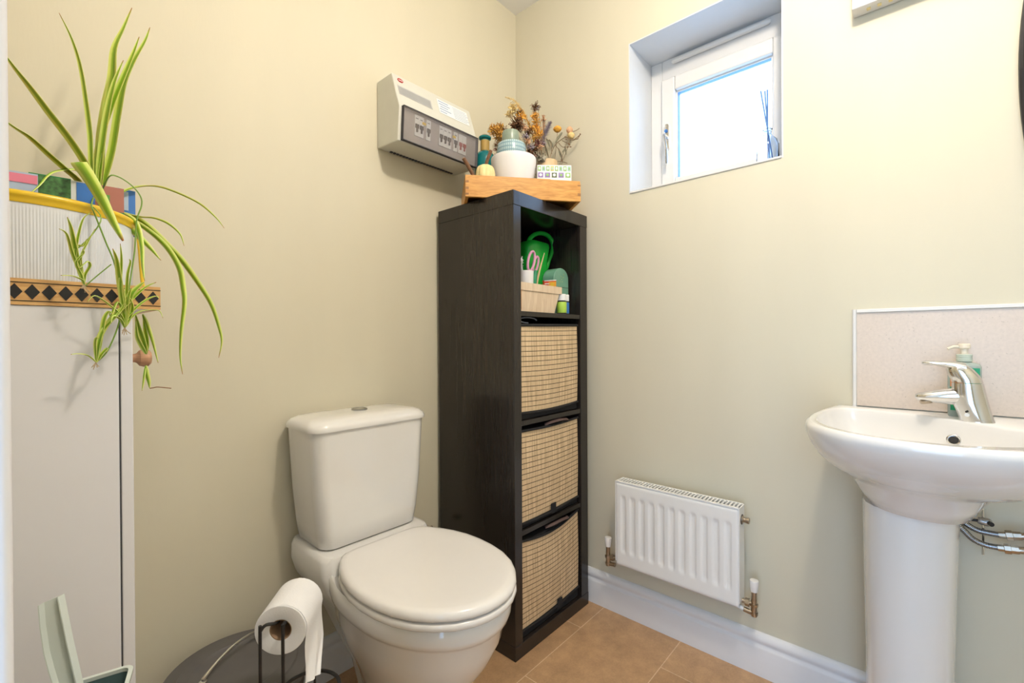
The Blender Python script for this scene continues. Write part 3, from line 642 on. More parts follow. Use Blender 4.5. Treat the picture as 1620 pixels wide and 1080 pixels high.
for pts, wd, y2 in (
    ([B0, (145, 285), (143, 240), (142, 214), (137, 171), (127, 107), (113, 61), (93, 20)], 7, -.20),
    ([(156, 312), (157, 275), (159, 220), (166, 171), (176, 122), (180, 76), (195, 43), (208.6, 12)], 13, -.18),
    ([(160, 312), (165, 281), (176, 238), (185, 183), (195, 131), (211, 95), (229, 64), (237, 43)], 11, -.16),
    ([(150, 312), (152, 262), (160, 214), (177, 162), (198, 112), (212, 79), (220, 58)], 10, -.19),
    ([(154, 312), (158, 250), (168, 180), (180, 130), (195, 95)], 9, -.22),
    ([(154, 312), (147, 285), (131, 253), (107, 217), (76, 177), (46, 137), (20, 104), (-20, 50)], 10, -.30),
    ([(150, 314), (131, 299), (122, 284), (101, 266), (76, 244), (46, 217), (20, 200), (-20, 170)], 9, -.31),
    ([(148, 312), (140, 290), (122, 270), (92, 271), (76, 278), (61, 295), (40, 313)], 5, -.30),
    ([(160, 318), (171, 316), (189, 305), (214, 295), (244, 293), (275, 302), (315, 321), (342, 344), (355, 361)], 6, -.22),
    ([(165, 330), (200, 338), (222, 342), (243, 344), (266, 353), (285, 370), (291.5, 389)], 5, -.25),
    ([(170, 330), (200, 338), (222, 348), (243, 365), (266, 388), (288.5, 412), (311, 443), (334, 480), (347, 518), (351, 541), (346, 566)], 9, -.25),
    ([(168, 332), (205, 345), (240, 368), (266, 393), (284, 424), (290, 455), (292, 480), (287, 525), (285.5, 564), (289, 592)], 8, -.27),
    ([(170, 335), (205, 360), (222, 376), (239, 393), (255, 412)], 8, -.26),
    ([(168, 335), (190, 336), (215, 352), (224, 385), (226, 420), (229, 445)], 7, -.27)):
    lv.leaf(pts, wd, Yb, y2)
lv.leaf([(152, 312), (136, 282), (125, 262), (128, 262), (144, 285), (163, 318), (180, 352), (195, 381)], 15, -.24, -.37, fold=.12, taper=lambda u: math.sin(PI*min(.98, .05+.93*u))**.75)
leaf_build(lv.mb, lv.uv, 'leaves', M['leaf'], t)
rn = MB()
def run(pts, r=.0011, Y=-.37, Y0=None):
    n = len(pts); rn.tube(smooth_path([on(u, v, 'y', (Y if i else (Y0 or Y))) for i, (u, v) in enumerate(pts)]), r, 6)
run([(148, 312), (145, 325), (152, 344), (167, 382), (182, 420), (190, 473), (188, 511), (171, 553), (156, 570)], Y0=-.26)
run([(158, 312), (171, 281), (186, 279), (208, 293), (222, 310), (224, 325), (216, 350), (213, 397), (205, 450), (197, 512)], Y=-.36, Y0=-.25)
run([(145, 325), (160, 345), (145, 372), (124, 392)], .0009, Y0=-.3)
run([(176, 418), (155, 435), (135, 452)], .0009)
rn.build('runner', mat('runner_green', (.20, .36, .06), .5), t)
def plantlet(cx, cy, leaves, Y=-.375, roots=True):
    L_ = Leaves()
    for pts, wd in leaves: L_.leaf([(cx, cy)]+pts, wd, Y, Y-.012*random.random(), fold=.2)
    o = leaf_build(L_.mb, L_.uv, 'plantlet', M['leaf'], t)
    if roots:
        r = MB()
        for k in range(9):
            a = random.uniform(-.9, .9); l = random.uniform(5, 13)
            r.tube([on(cx, cy, 'y', Y), on(cx+l*.5*math.sin(a)+random.uniform(-1, 1), cy+l*.5, 'y', Y), on(cx+l*math.sin(a)*1.1, cy+l*(.6+.4*math.cos(a)), 'y', Y-.004*random.random())], .0007, 4)
        r.build('aerial_root', mat('root_tan', (.42, .32, .20), .8), o)
plantlet(152, 573, [([(157, 534), (175, 505), (200, 480), (228, 455), (247, 446)], 8), ([(158, 540), (164, 505), (172, 492), (178, 497)], 6), ([(150, 545), (152, 535), (157, 534)], 4), ([(160, 560), (170, 550), (168, 557)], 5), ([(140, 563), (125, 560), (112, 561)], 2.5), ([(155, 545), (164, 520), (190, 492), (200, 470)], 6)])
plantlet(197, 518, [([(194, 480), (188, 440), (184, 410), (178, 393)], 8), ([(195, 490), (190, 455), (192, 410), (190, 385)], 5), ([(200, 490), (207, 465), (222, 450), (228, 446)], 9), ([(198, 495), (202, 470), (208, 455)], 7), ([(205, 500), (209, 485), (205, 470)], 6), ([(190, 505), (178, 500), (176, 512)], 4), ([(202, 500), (225, 478), (245, 468), (252, 472)], 4), ([(192, 500), (170, 480), (150, 468), (138, 478)], 3), ([(205, 505), (222, 492), (250, 490), (258, 503)], 2.5), ([(196, 500), (186, 478), (176, 500), (172, 492)], 4), ([(199, 500), (201, 440), (206, 415), (204, 410)], 4)])
plantlet(133, 450, [([(125, 425), (118, 390), (112, 360), (106, 343)], 7), ([(126, 430), (114, 400), (105, 370), (93, 362)], 5), ([(130, 430), (128, 405), (140, 380), (150, 362)], 3), ([(128, 435), (120, 415), (132, 400), (130, 394)], 4), ([(134, 435), (142, 420), (138, 414), (126, 425)], 4), ([(130, 443), (115, 437), (96, 436)], 3.5), ([(122, 420), (119, 400), (124, 370), (132, 345), (145, 335)], 4), ([(120, 392), (132, 388), (137, 378)], 5)], roots=True)
plantlet(231, 560, [([(226, 540), (218, 515), (214, 496)], 8), ([(232, 540), (229, 520), (226, 497)], 6), ([(222, 545), (216, 530), (215, 505)], 6)], Y=-.30, roots=False)
plantlet(226, 497, [([(234, 515), (242, 540), (250.5, 574)], 5)], Y=-.30, roots=False)
plantlet(231, 578, [([(233, 592), (236, 604), (237, 614)], 6), ([(229, 590), (227, 605), (225, 618)], 3)], Y=-.30, roots=False)
rt = MB(); rt.tube(smooth_path([on(u, v, 'y', -.30) for u, v in ((237, 614), (243, 613), (250, 612), (271, 614))]), .0009, 5)
rt.build('dry_tip', mat('dry_brown', (.25, .12, .05), .8), t)

# ------------------------------------------------------------------ pale green bin at lower left
gz = .560
A = on(213, 1049, 'z', gz); Bq = on(60, 1095, 'z', gz); Dq = on(262, 1130, 'z', gz)
e1 = (Bq-A); Lr = e1.length; e1.normalize(); e2 = Vector((-e1.y, e1.x, 0)); e2 = e2 if e2.dot(Dq-A) > 0 else -e2; Wr = .13
t = thing('metal_bin', 'pale green metal bin with upright channelled handle in the lower left', 'bin', (A+e1*.09+e2*.065)*1 - Vector((0, 0, gz)))
cc = A+e1*(Lr/2)+e2*(Wr/2); cc.z = 0
def gr_(z, ins, r):
    T = lambda p: Vector((cc.x, cc.y, 0))+e1*p.x+e2*p.y+Vector((0, 0, p.z))
    return rrect(-Lr/2+ins, Lr/2-ins, -Wr/2+ins, Wr/2-ins, z, r, n=5, T=T)
MB().loft([gr_(0, .02, .012), gr_(.004, .018, .012), gr_(gz-.004, .003, .010), gr_(gz-.004, .0045, .009), gr_(.01, .02, .01)]).build('body', M['teal'], t, ang=50)
MB().loft([gr_(gz-.004, .0, .012), gr_(gz+.001, .0, .012), gr_(gz+.001, .005, .008), gr_(gz-.004, .005, .008), gr_(gz-.004, .0, .012)], False, False).build('rim', M['greenmetal'], t, ang=50)
# upright channel
def lat(u, v, k): 
    q = on(u, v, 'z', gz); return q
dpt = (on(112, 1086, 'z', gz)-CP).dot(FWD)-.018
lf = [(67, 954), (70, 990), (76, 1030), (84, 1060), (94, 1092), (104, 1125)]; rg = [(99, 940), (105, 970), (113, 1010), (121, 1045), (129, 1080), (137, 1112)]
ch = MB(); rings = []
for (ul, vl), (ur, vr) in zip(lf, rg):
    a = dep(ul, vl, dpt); b = dep(ur, vr, dpt+.012); d = (b-a).normalized(); nrm = FWD.copy(); wdt = (b-a).length
    pl = [(0, -.006), (.0012, -.006), (.0018, .0), (wdt-.0018, .0), (wdt-.0012, -.006), (wdt, -.006), (wdt+.0006, .0016), (-.0006, .0016)]
    rings.append([a+d*s+nrm*q for s, q in pl])
ch.loft(rings); ch.build('handle_channel', M['greenmetal'], t, ang=30)

# ------------------------------------------------------------------ oak tray on the shelving unit
O = Vector((-.513, -.225, 1.4902)); E1 = Vector((.777, -.630, 0)).normalized(); E2 = Vector((.630, .777, 0)).normalized(); TL = .394; TD = .255
def TT(p): return O+E1*p[0]+E2*p[1]+Vector((0, 0, p[2]))
t = thing('oak_tray', 'dovetailed honey oak tray set diagonally on top of the shelving unit', 'tray', TT((TL/2, TD/2, 0)))
def tprism(poly, b0, b1): return MB().loft([[TT((a, b, z)) for a, z in poly] for b in (b0, b1)])
fp = [(0, 0), (TL, 0), (TL, .060), (TL-.04, .0585), (TL-.075, .060), (TL-.095, .066), (TL-.108, .0715), (0, .0715)]
fpm = tprism(fp, 0, .005); fpm2 = tprism([(0, 0), (TL, 0), (TL, .0715), (0, .0715)], .0049, .011); fpm.add(fpm2.v, fpm2.f); fpm.build('front_panel', M['oak'], t, bevel=.0008)
tprism([(0, .0), (TL, .0), (TL, .0715), (0, .0715)], TD-.011, TD).build('back_panel', M['oak'], t, bevel=.0012)
for a0, a1, nm in ((-.0005, .011, 0), (TL-.011, TL+.0005, 1)):
    MB().loft([[TT((a, b, z)) for b, z in ((.0112, 0), (TD-.0112, 0), (TD-.0112, .071), (.0112, .071))] for a in (a0, a1)]).build('side_panel', M['oak'], t, bevel=.0012)
MB().box(.0115, TL-.0115, .0115, TD-.0115, .040, .047, T=TT).build('floor_panel', M['oak'], t)
for a0, a1, z0_, z1_ in ((.0, .011, .046, .053), (.0, .011, .024, .032), (.0, .011, .006, .012), (TL-.011, TL, .052, .056), (TL-.011, TL, .018, .028)):
    MB().box(a0, a1, -.0006, .0005, z0_, z1_, T=TT).build('dovetail', M['oakend'], t)
FZ = O.z+.0472

# branch
t = thing('branch_piece', 'short cut branch leaning on the left end of the oak tray', 'branch', dep(742, 272, 1.50))
a = dep(747.5, 275, 1.500); b = dep(733.5, 250.5, 1.490)
q = MB().tube(smooth_path([a-(b-a)*.25, a, a.lerp(b, .55)+Vector((.001, 0, .001)), b]), .0062, 12); q.build('stick', M['bark'], t)
MB().lathe([(0, 0), (.0056, 0), (.0056, .001), (0, .001)], b, 12, axis=(b-a)).build('cut_end', M['bristle'], t)
# pumpkin
pd = 1.548; c = dep(768, 277, pd); c.z = FZ
t = thing('pumpkin_ornament', 'small cream pumpkin ornament with brown stalk in the oak tray', 'ornament', c)
hh = dep(768, 262.5, pd).z-FZ; R0 = 16*pd/F
pk = MB(); rings = []
for i in range(13):
    s = i/12; z = hh*(.5-.5*math.cos(PI*s)); r = R0*max(.22, math.sin(PI*s)**.38) * (1 if 0 < i < 12 else .6)
    if i == 12: z -= .003
    rings.append([c+Vector((r*(1-.07*abs(math.cos(4*a))**6)*math.cos(a), r*(1-.07*abs(math.cos(4*a))**6)*math.sin(a), z)) for a in [2*PI*k/64 for k in range(64)]])
pk.loft(rings).build('body', M['cream'], t, ang=80)
a = Vector((c.x, c.y, FZ+hh-.004)); b = dep(777, 238, pd-.005)
MB().tube(smooth_path([a, a.lerp(b, .4)+Vector((-.002, 0, 0)), b]), [.0068]+[.006]*9+[.0052], 10).build('stalk', M['bark'], t)
# teal bottle
bd_ = 1.70; c = dep(767.5, 280, bd_); c.z = FZ
def zz(v, d): return dep(767, v, d).z-FZ
t = thing('teal_bottle', 'teal glass bottle with twine-wrapped neck and cork in the oak tray', 'bottle', c)
R0 = 16.5*bd_/F
MB().lathe([(0, .001), (R0*.9, .001), (R0, .006), (R0, zz(253, bd_)), (R0*.93, zz(248, bd_)), (R0*.72, zz(243, bd_)), (R0*.42, zz(241, bd_)), (R0*.38, zz(238, bd_)), (R0*.38, zz(222, bd_)), (R0*.58, zz(220.5, bd_)), (R0*.60, zz(218, bd_)), (R0*.5, zz(216.3, bd_)), (R0*.25, zz(216.3, bd_)), (R0*.25, zz(240, bd_)), (R0*.9, zz(253, bd_)), (R0*.9, .008), (0, .006)], c, 40, cap0=False, cap1=False).build('glass', M['tealglass'], t, ang=50)
MB().lathe([(R0*.39, zz(240.5, bd_)), (R0*.43, zz(240, bd_)), (R0*.43, zz(223.5, bd_)), (R0*.39, zz(223, bd_))], c, 32, cap0=False, cap1=False).build('twine_wrap', M['twine'], t)
MB().lathe([(0, zz(219, bd_)), (R0*.24, zz(219, bd_)), (R0*.29, zz(214, bd_)), (0, zz(213.6, bd_))], c, 24, cap0=False, cap1=False).build('cork', M['cork'], t)
# white pot with two bowls stacked in it
wd_ = 1.615; c0 = dep(812.5, 270, wd_); c = Vector((c0.x, c0.y, FZ)); zt = dep(812, 252.5, wd_-.0).z-FZ
t = thing('white_bowl', 'large matt white bowl in the oak tray under two smaller bowls', 'bowl', c)
R0 = 35.8*wd_/F
mw = mat('matt_white_glaze', (.80, .78, .77), .45, var=.01)
MB().lathe([(0, 0), (R0*.74, 0), (R0*.78, .004), (R0*.86, zt*.25), (R0*.95, zt*.6), (R0*.995, zt*.88), (R0, zt*.97), (R0*.985, zt), (R0*.955, zt*.985), (R0*.93, zt*.85), (R0*.75, zt*.3), (R0*.6, .012), (0, .010)], c, 64, cap0=False, cap1=False).build('bowl', mw, t, ang=60)
def checkmat():
    m = mat('pale_blue_check_glaze', (.42, .55, .58), .25, var=.05, scale=60); nt = m.node_tree; b = nt.nodes['Principled BSDF']; N = nt.nodes.new; L = nt.links.new
    src = b.inputs['Base Color'].links[0].from_socket
    uv = N('ShaderNodeUVMap'); sp = N('ShaderNodeSeparateXYZ'); L(uv.outputs[0], sp.inputs[0]); prev = None
    for k, (i, f_) in enumerate(((0, 44), (1, 7))):
        mu = N('ShaderNodeMath'); mu.operation = 'MULTIPLY'; mu.inputs[1].default_value = f_; L(sp.outputs[i], mu.inputs[0])
        fr_ = N('ShaderNodeMath'); fr_.operation = 'FRACT'; L(mu.outputs[0], fr_.inputs[0]); lt = N('ShaderNodeMath'); lt.operation = 'LESS_THAN'; lt.inputs[1].default_value = .28; L(fr_.outputs[0], lt.inputs[0])
        if prev: mx_ = N('ShaderNodeMath'); mx_.operation = 'MAXIMUM'; L(prev.outputs[0], mx_.inputs[0]); L(lt.outputs[0], mx_.inputs[1]); prev = mx_
        else: prev = lt
    mx = N('ShaderNodeMixRGB'); mx.inputs[2].default_value = (.20, .33, .38, 1); L(prev.outputs[0], mx.inputs[0]); L(src, mx.inputs[1]); L(mx.outputs[0], b.inputs['Base Color'])
    return m
def lathe_uv(o, c, z0, z1):
    ul = o.data.uv_layers.new(name='UVMap'); org = PLOC[o.parent.name] if o.parent else Vector()
    for pl in o.data.polygons:
        us = []
        for li in pl.loop_indices:
            p = o.data.vertices[o.data.loops[li].vertex_index].co+org-c; us.append((li, math.atan2(p.y, p.x)/(2*PI)+.5, (p.z-z0)/(z1-z0)))
        mxu = max(q[1] for q in us)
        for li, u, v in us: ul.data[li].uv = (u+1 if mxu-u > .5 else u, v)
R1 = 23*wd_/F; zb1 = zt-.038; zt1 = dep(808, 229, wd_).z-FZ
t = thing('checked_bowl', 'pale blue checked bowl nested in the large white bowl', 'bowl', c+Vector((-.004, .002, zb1)))
cc_ = c+Vector((-.006, .004, 0))
o = MB().lathe([(0, zb1), (R1*.55, zb1), (R1*.7, zb1+.01), (R1*.93, zt-.004), (R1*1.0, zt+.010), (R1*.99, zt1-.010), (R1*.93, zt1-.002), (R1*.88, zt1), (R1*.86, zt1-.004), (R1*.8, zb1+.02), (0, zb1+.01)], cc_, 64, cap0=False, cap1=False).build('bowl', checkmat(), t, ang=60)
lathe_uv(o, cc_, zb1, zt1)
R2 = 13.5*wd_/F; zb2 = zt1-.020; zt2 = dep(806, 209.5, wd_).z-FZ
t = thing('small_green_cup', 'small sage green cup at the top of the bowl stack', 'cup', cc_+Vector((0, 0, zb2)))
MB().lathe([(0, zb2), (R2*.8, zb2), (R2*.95, zb2+.012), (R2*1.02, zt1+.012), (R2*1.0, zt2-.006), (R2*.94, zt2), (R2*.88, zt2-.002), (R2*.84, zb2+.01), (0, zb2+.008)], cc_+Vector((-.002, .002, 0)), 40, cap0=False, cap1=False).build('cup', M['sage'], t, ang=60)
# seed tin
t = thing('seed_box', 'small white box printed with green and purple flower pictures in the oak tray', 'box', dep(876, 283, 1.60))
s0 = dep(850, 262, 1.592); s1 = dep(904, 262, 1.598); zt = dep(876, 261, 1.595).z; sdir = (s1-s0); sdir.z = 0; sl = sdir.length; sdir.normalize(); sback = Vector((-sdir.y, sdir.x, 0)); sback = sback if sback.dot(FWD) > 0 else -sback
def SB(p): return Vector((s0.x, s0.y, FZ))+sdir*p[0]+sback*p[1]+Vector((0, 0, p[2]))
sh = zt-FZ
MB().box(0, sl, 0, .05, 0.0005, sh, T=SB).build('box', M['label'], t, bevel=.001)
gm = [mm('print_green', (.22, .42, .12)), mm('print_purple', (.22, .14, .42)), mm('print_blue_green', (.30, .48, .46)), mm('print_dark', (.06, .10, .04)), mm('print_yellow', (.50, .48, .10))]
for r_ in range(2):
    nC = 8 if r_ == 0 else 5; w_ = sl/nC
    for c_ in range(nC):
        zA = sh*(.78 if r_ == 0 else .54); zB = sh*(.96 if r_ == 0 else .72)
        k = [0, 2, 0, 4, 0, 2, 0, 2][c_] if r_ == 0 else [1, 1, 3, 1, 0][c_]
        pcx = MB().box(w_*c_+w_*.10, w_*c_+w_*.86, -.0008, -.0002, zA, zB, T=SB).build('flower_picture', gm[k], t)
        MB().loft([[SB((w_*(c_+.48)+w_*.22*math.cos(a), -.0012-o_, (zA+zB)/2+sh*.055*math.sin(a))) for a in [2*PI*i/8 for i in range(8)]] for o_ in (0, .0004)]).build('bloom', gm[(k+r_+3) % 5] if c_ % 2 else M['label'], pcx)
# wooden stump vase holding dried flowers
sc_ = dep(872, 270, 1.74); sc_.z = FZ
t = thing('wooden_pot', 'low tan wooden pot holding dried flowers behind the seed box', 'pot', sc_)
zt = dep(872, 258, 1.74).z-FZ
sc_ = dep(866, 270, 1.73); sc_.z = FZ
MB().lathe([(0, 0), (.034, 0), (.038, .004), (.040, zt*.5), (.038, zt), (.034, zt), (.034, .01), (0, .01)], sc_, 40, cap0=False, cap1=False).build('pot', M['bristle'], t)

# dried flowers
t = thing('dried_flower_bunch', 'bunch of dried yellow and brown flowers and grasses behind the bowls', 'dried flowers', sc_+Vector((0, 0, .01)))
def zp(x, y): return (720+x/5.686, 150+y/5.686)
DC = {'gold': mat('dried_gold', (.66, .36, .07), .8, var=.3, scale=150), 'pale': mat('dried_pale_yellow', (.80, .62, .28), .8, var=.2, scale=150), 'orange': mat('dried_orange', (.78, .40, .06), .8, var=.3, scale=150), 'brown': mat('dried_brown', (.17, .08, .035), .9, var=.4, scale=150),
      'lilac': mat('dried_lilac', (.36, .31, .36), .9, var=.25, scale=150), 'maroon': mat('dried_maroon', (.16, .05, .04), .9, var=.3, scale=150), 'peach': mat('dried_peach', (.72, .44, .26), .8, var=.2, scale=150), 'grey': mat('dried_grey_green', (.20, .19, .13), .8, var=.2, scale=120), 'stem': mat('dried_stem', (.20, .14, .08), .8, var=.3), 'papery': mat('papery_pod', (.46, .42, .32), .6, var=.2, scale=80, trans=.2)}
def rvec(s=1): return Vector((random.gauss(0, 1), random.gauss(0, 1), random.gauss(0, 1)))*s
def petals(c, r, n, m, nm='flower_head', long=1.0, wide=.5):
    mb = MB()
    for k in range(n):
        d = rvec().normalized(); sdv = d.orthogonal().normalized(); up = d.cross(sdv); tip = c+d*r*random.uniform(.6, 1.1)*long; base = c+d*r*.12
        cr = rvec(r*.18); pts = [base, base.lerp(tip, .35)+cr, base.lerp(tip, .7)+cr, tip]
        wds = [r*.10, r*wide*.55, r*wide*.5, r*.05]; a1 = []; 
        th = r*.05; rings = []
        for p, w_ in zip(pts, wds): rings.append([p+sdv*w_*.5, p+up*th+sdv*0, p-sdv*w_*.5, p-up*th*.6])
        mb.loft(rings)
    return mb.build(nm, m, t, ang=50)
def head(x, y, r, n, key, d, long=1, wide=.5, nm='flower_head', stem=True):
    c = dep(*zp(x, y), d); o = petals(c, 1.4*r*d/F/5.686, int(n*1.3), DC[key], nm, long, wide)
    if stem: stems.append(c)
    return o
stems = []
random.seed(11)
for x, y, r, n, key, d in ((345, 315, 42, 44, 'gold', 1.70), (400, 300, 40, 38, 'gold', 1.72), (395, 360, 48, 48, 'gold', 1.71), (440, 320, 34, 26, 'brown', 1.72), (330, 350, 24, 16, 'gold', 1.70),
    (525, 125, 42, 34, 'pale', 1.76), (490, 170, 34, 26, 'pale', 1.75), (590, 200, 40, 34, 'orange', 1.75), (560, 265, 55, 60, 'brown', 1.72), (530, 290, 40, 34, 'brown', 1.72), (625, 300, 32, 26, 'peach', 1.72), (575, 160, 30, 22, 'brown', 1.76),
    (720, 115, 36, 30, 'brown', 1.78), (745, 125, 22, 14, 'lilac', 1.78), (715, 185, 34, 30, 'orange', 1.77), (725, 235, 36, 34, 'gold', 1.77), (735, 300, 36, 34, 'orange', 1.76), (745, 350, 42, 42, 'orange', 1.75), (720, 385, 36, 32, 'gold', 1.74), (660, 330, 36, 28, 'brown', 1.74), (690, 310, 30, 24, 'gold', 1.75),
    (795, 215, 26, 22, 'peach', 1.79), (750, 440, 40, 34, 'maroon', 1.70), (765, 470, 30, 24, 'peach', 1.69), (655, 420, 32, 26, 'peach', 1.69), (640, 375, 32, 24, 'lilac', 1.70), (680, 470, 34, 28, 'lilac', 1.69), (670, 510, 34, 26, 'brown', 1.68), (710, 500, 34, 28, 'brown', 1.70),
    (375, 440, 24, 20, 'brown', 1.70), (368, 490, 22, 18, 'maroon', 1.70), (372, 535, 22, 18, 'maroon', 1.69), (410, 410, 30, 22, 'gold', 1.72), (705, 550, 30, 22, 'maroon', 1.68), (800, 430, 28, 18, 'lilac', 1.75)):
    head(x, y, r, n, key, d)
for x, y, r, d in ((770, 570, 44, 1.70), (740, 560, 30, 1.69), (800, 590, 30, 1.71)): head(x, y, r, 22, 'papery', d, wide=1.2, nm='seed_pod')
def bud(x, y, rx, ry, key, d):
    c = dep(*zp(x, y), d); k = d/F/5.686; mb = MB()
    for q in range(9):
        a = 2*PI*q/9; rings = []
        for s in [i/7 for i in range(8)]:
            rad = rx*k*math.sin(PI*min(.93, s*.86+.07))**.8; aa = a+s*.25; ce = c+Vector((0, 0, (s-.5)*2*ry*k)); dr_ = RGT*math.cos(aa)+FWD*math.sin(aa); tg = -RGT*math.sin(aa)+FWD*math.cos(aa); w_ = rad*.5
            rings.append([ce+dr_*rad+tg*w_, ce+dr_*rad*1.06, ce+dr_*rad-tg*w_, ce+dr_*rad*.9])
        mb.loft(rings)
    mb.build('flower_bud', DC[key], t, ang=60); stems.append(c-Vector((0, 0, ry*k)))
bud(920, 308, 34, 28, 'orange', 1.80); bud(1030, 318, 27, 32, 'peach', 1.80); bud(1042, 365, 30, 28, 'pale', 1.80)
def plume(pts, r0, key, d, n=260, sp=1.0):
    mb = MB(); P = smooth_path([dep(*zp(x, y), d) for x, y in pts], 8); k = d/F/5.686
    mb.tube(P, .0007, 5)
    for i in range(n):
        s = random.random(); j = min(len(P)-2, int(s*(len(P)-1))); p = P[j]; tg = (P[j+1]-P[max(0, j-1)]).normalized()
        rr_ = r0*k*math.sin(PI*min(.97, s*.9+.08))**.6; d_ = (rvec().normalized()*sp+tg*1.1).normalized(); q = p+d_*rr_*random.uniform(.5, 1.1); sdv = d_.orthogonal().normalized()*.0010
        mb.add([p+sdv, p-sdv, q, p+d_.cross(sdv)], [(0, 1, 2), (1, 3, 2), (3, 0, 2), (0, 3, 1)])
    mb.build('grass_plume', DC[key], t); stems.append(P[0])
plume([(690, 360), (650, 240), (590, 120), (530, 50), (450, 20)], 44, 'pale', 1.80, 420)
plume([(720, 400), (670, 270), (600, 150), (560, 100)], 40, 'gold', 1.78, 380)
plume([(790, 460), (800, 380), (830, 300), (860, 245)], 62, 'lilac', 1.79, 700)
plume([(770, 440), (790, 340), (800, 260), (795, 200)], 36, 'peach', 1.80, 300)
lw = MB(); tg_ = MB()
for a, b, w_ in (((900, 430), (965, 335), 24), ((850, 470), (820, 390), 22), ((880, 470), (845, 400), 20), ((950, 560), (930, 480), 16), ((840, 560), (800, 440), 18), ((1000, 540), (985, 460), 14), ((965, 590), (940, 500), 14), ((1110, 395), (1060, 410), 12), ((960, 520), (1000, 480), 14), ((830, 610), (790, 520), 18)):
    p = dep(*zp(*a), 1.76); q = dep(*zp(*b), 1.78); lw.ribbon([p, p.lerp(q, .5)+Vector((0, 0, .002)), q], w_*1.76/F/5.686, fold=.3, taper=lambda u: math.sin(PI*min(.98, u*.96+.02))**.7)
lw.build('dried_leaf', DC['grey'], t)
def tw(pts, d=1.76, r=.0012): tg_.tube(smooth_path([dep(*zp(x, y), d) for x, y in pts], 4), r, 6)
tw([(840, 620), (860, 540), (900, 450), (960, 400), (1000, 380), (1060, 405), (1130, 355)], r=.0016); tw([(1000, 385), (985, 372)]); tw([(850, 600), (820, 480), (780, 390)], r=.0014); tw([(870, 530), (860, 430), (820, 400)]); tw([(1060, 405), (1105, 390), (1125, 350)]); tw([(1060, 330), (1090, 320), (1118, 300)], 1.79)
tw([(930, 430), (970, 470), (1040, 465)]); tw([(900, 450), (950, 520), (965, 585)]); tw([(960, 410), (1000, 430), (1030, 440)]); tw([(860, 610), (900, 600), (960, 600), (1010, 615)], 1.74); tw([(420, 300), (410, 250)], 1.72, .0008); tw([(380, 300), (380, 245)], 1.70, .0008)
base = sc_+Vector((0, 0, .03))
for c in stems:
    b_ = base+Vector((random.uniform(-.018, .018), random.uniform(-.018, .018), 0)); tg_.tube(smooth_path([b_, b_.lerp(c, .5)+Vector((0, 0, -.006)), c], 3), .0009, 5)
tg_.build('stems', DC['stem'], t)
be = MB()
for x, y in ((990, 378), (1000, 400), (1030, 450), (1040, 468), (1020, 440), (960, 590), (1125, 352), (1115, 370), (1012, 470), (890, 590)):
    c = dep(*zp(x, y), 1.76); be.lathe([(.0003, -.0025), (.002, -.0016), (.0026, 0), (.002, .0018), (.0003, .0026)], c, 8)
be.build('seed_head', DC['brown'], t)

# ------------------------------------------------------------------ things in the open cubby
SZ = 1.1103
def zq(x, y): return (810+x/6.75, 350+y/6.75)
def oy(x, y, Y): return on(*zq(x, y), 'y', Y)
# wooden punnet
YF = -.379
a = oy(95, 700, YF); b = oy(533, 700, YF); ztop = oy(300, 672, YF).z; zbd = oy(300, 752, YF).z
a.x = IX0+.0035
t = thing('wooden_punnet', 'pale chip-wood punnet holding tools on the open top shelf', 'basket', ((a.x+b.x)/2, YF+.07, SZ))
bx = oy(472, 970, YF).x; D_ = .082
def pring(z, i0, i1, yf, yb): return [Vector((a.x+i0, yf, z)), Vector((i1, yf, z)), Vector((i1, yb, z)), Vector((a.x+i0, yb, z))]
MB().loft([pring(SZ, .012, bx, YF+.008, YF+D_-.01), pring(ztop-.001, .003, b.x-.004, YF+.0015, YF+D_-.002), pring(ztop-.001, .005, b.x-.006, YF+.0035, YF+D_-.004), pring(SZ+.002, .014, bx-.002, YF+.010, YF+D_-.012)]).build('body', M['chip'], t, smooth=False)
bnd_ = MB(); bnd_.loft([pring(zbd, -.001, b.x, YF, YF+D_), pring(ztop, -.001, b.x, YF, YF+D_), pring(ztop, .001, b.x-.002, YF+.0014, YF+D_-.0014), pring(zbd, .001, b.x-.002, YF+.0014, YF+D_-.0014), pring(zbd, -.001, b.x, YF, YF+D_)], False, False)
bnd_.build('rim_band', M['chip'], t, smooth=False)
MB().box(a.x-.0005, a.x+.007, YF-.0012, YF-.0002, SZ+.006, zbd-.001).build('printed_edge', M['cork'], t)
# white pot in punnet
Y1 = YF+.032
a1 = oy(98, 600, Y1); b1 = oy(228, 600, Y1); r = (b1.x-a1.x)/2*.8; c = Vector(((a1.x+b1.x)/2, Y1+r*.2, SZ+.0025)); zt = oy(160, 530, Y1).z-c.z
c.x = max(c.x, IX0+r+.006)
t = thing('white_pot', 'small white pot of scissors standing in the wooden punnet', 'pot', c)
MB().lathe([(0, 0), (r*.8, 0), (r*.85, .003), (r, zt), (r*.94, zt), (r*.8, .005), (0, .004)], c, 32, cap0=False, cap1=False).build('pot', mw, t, ang=60)
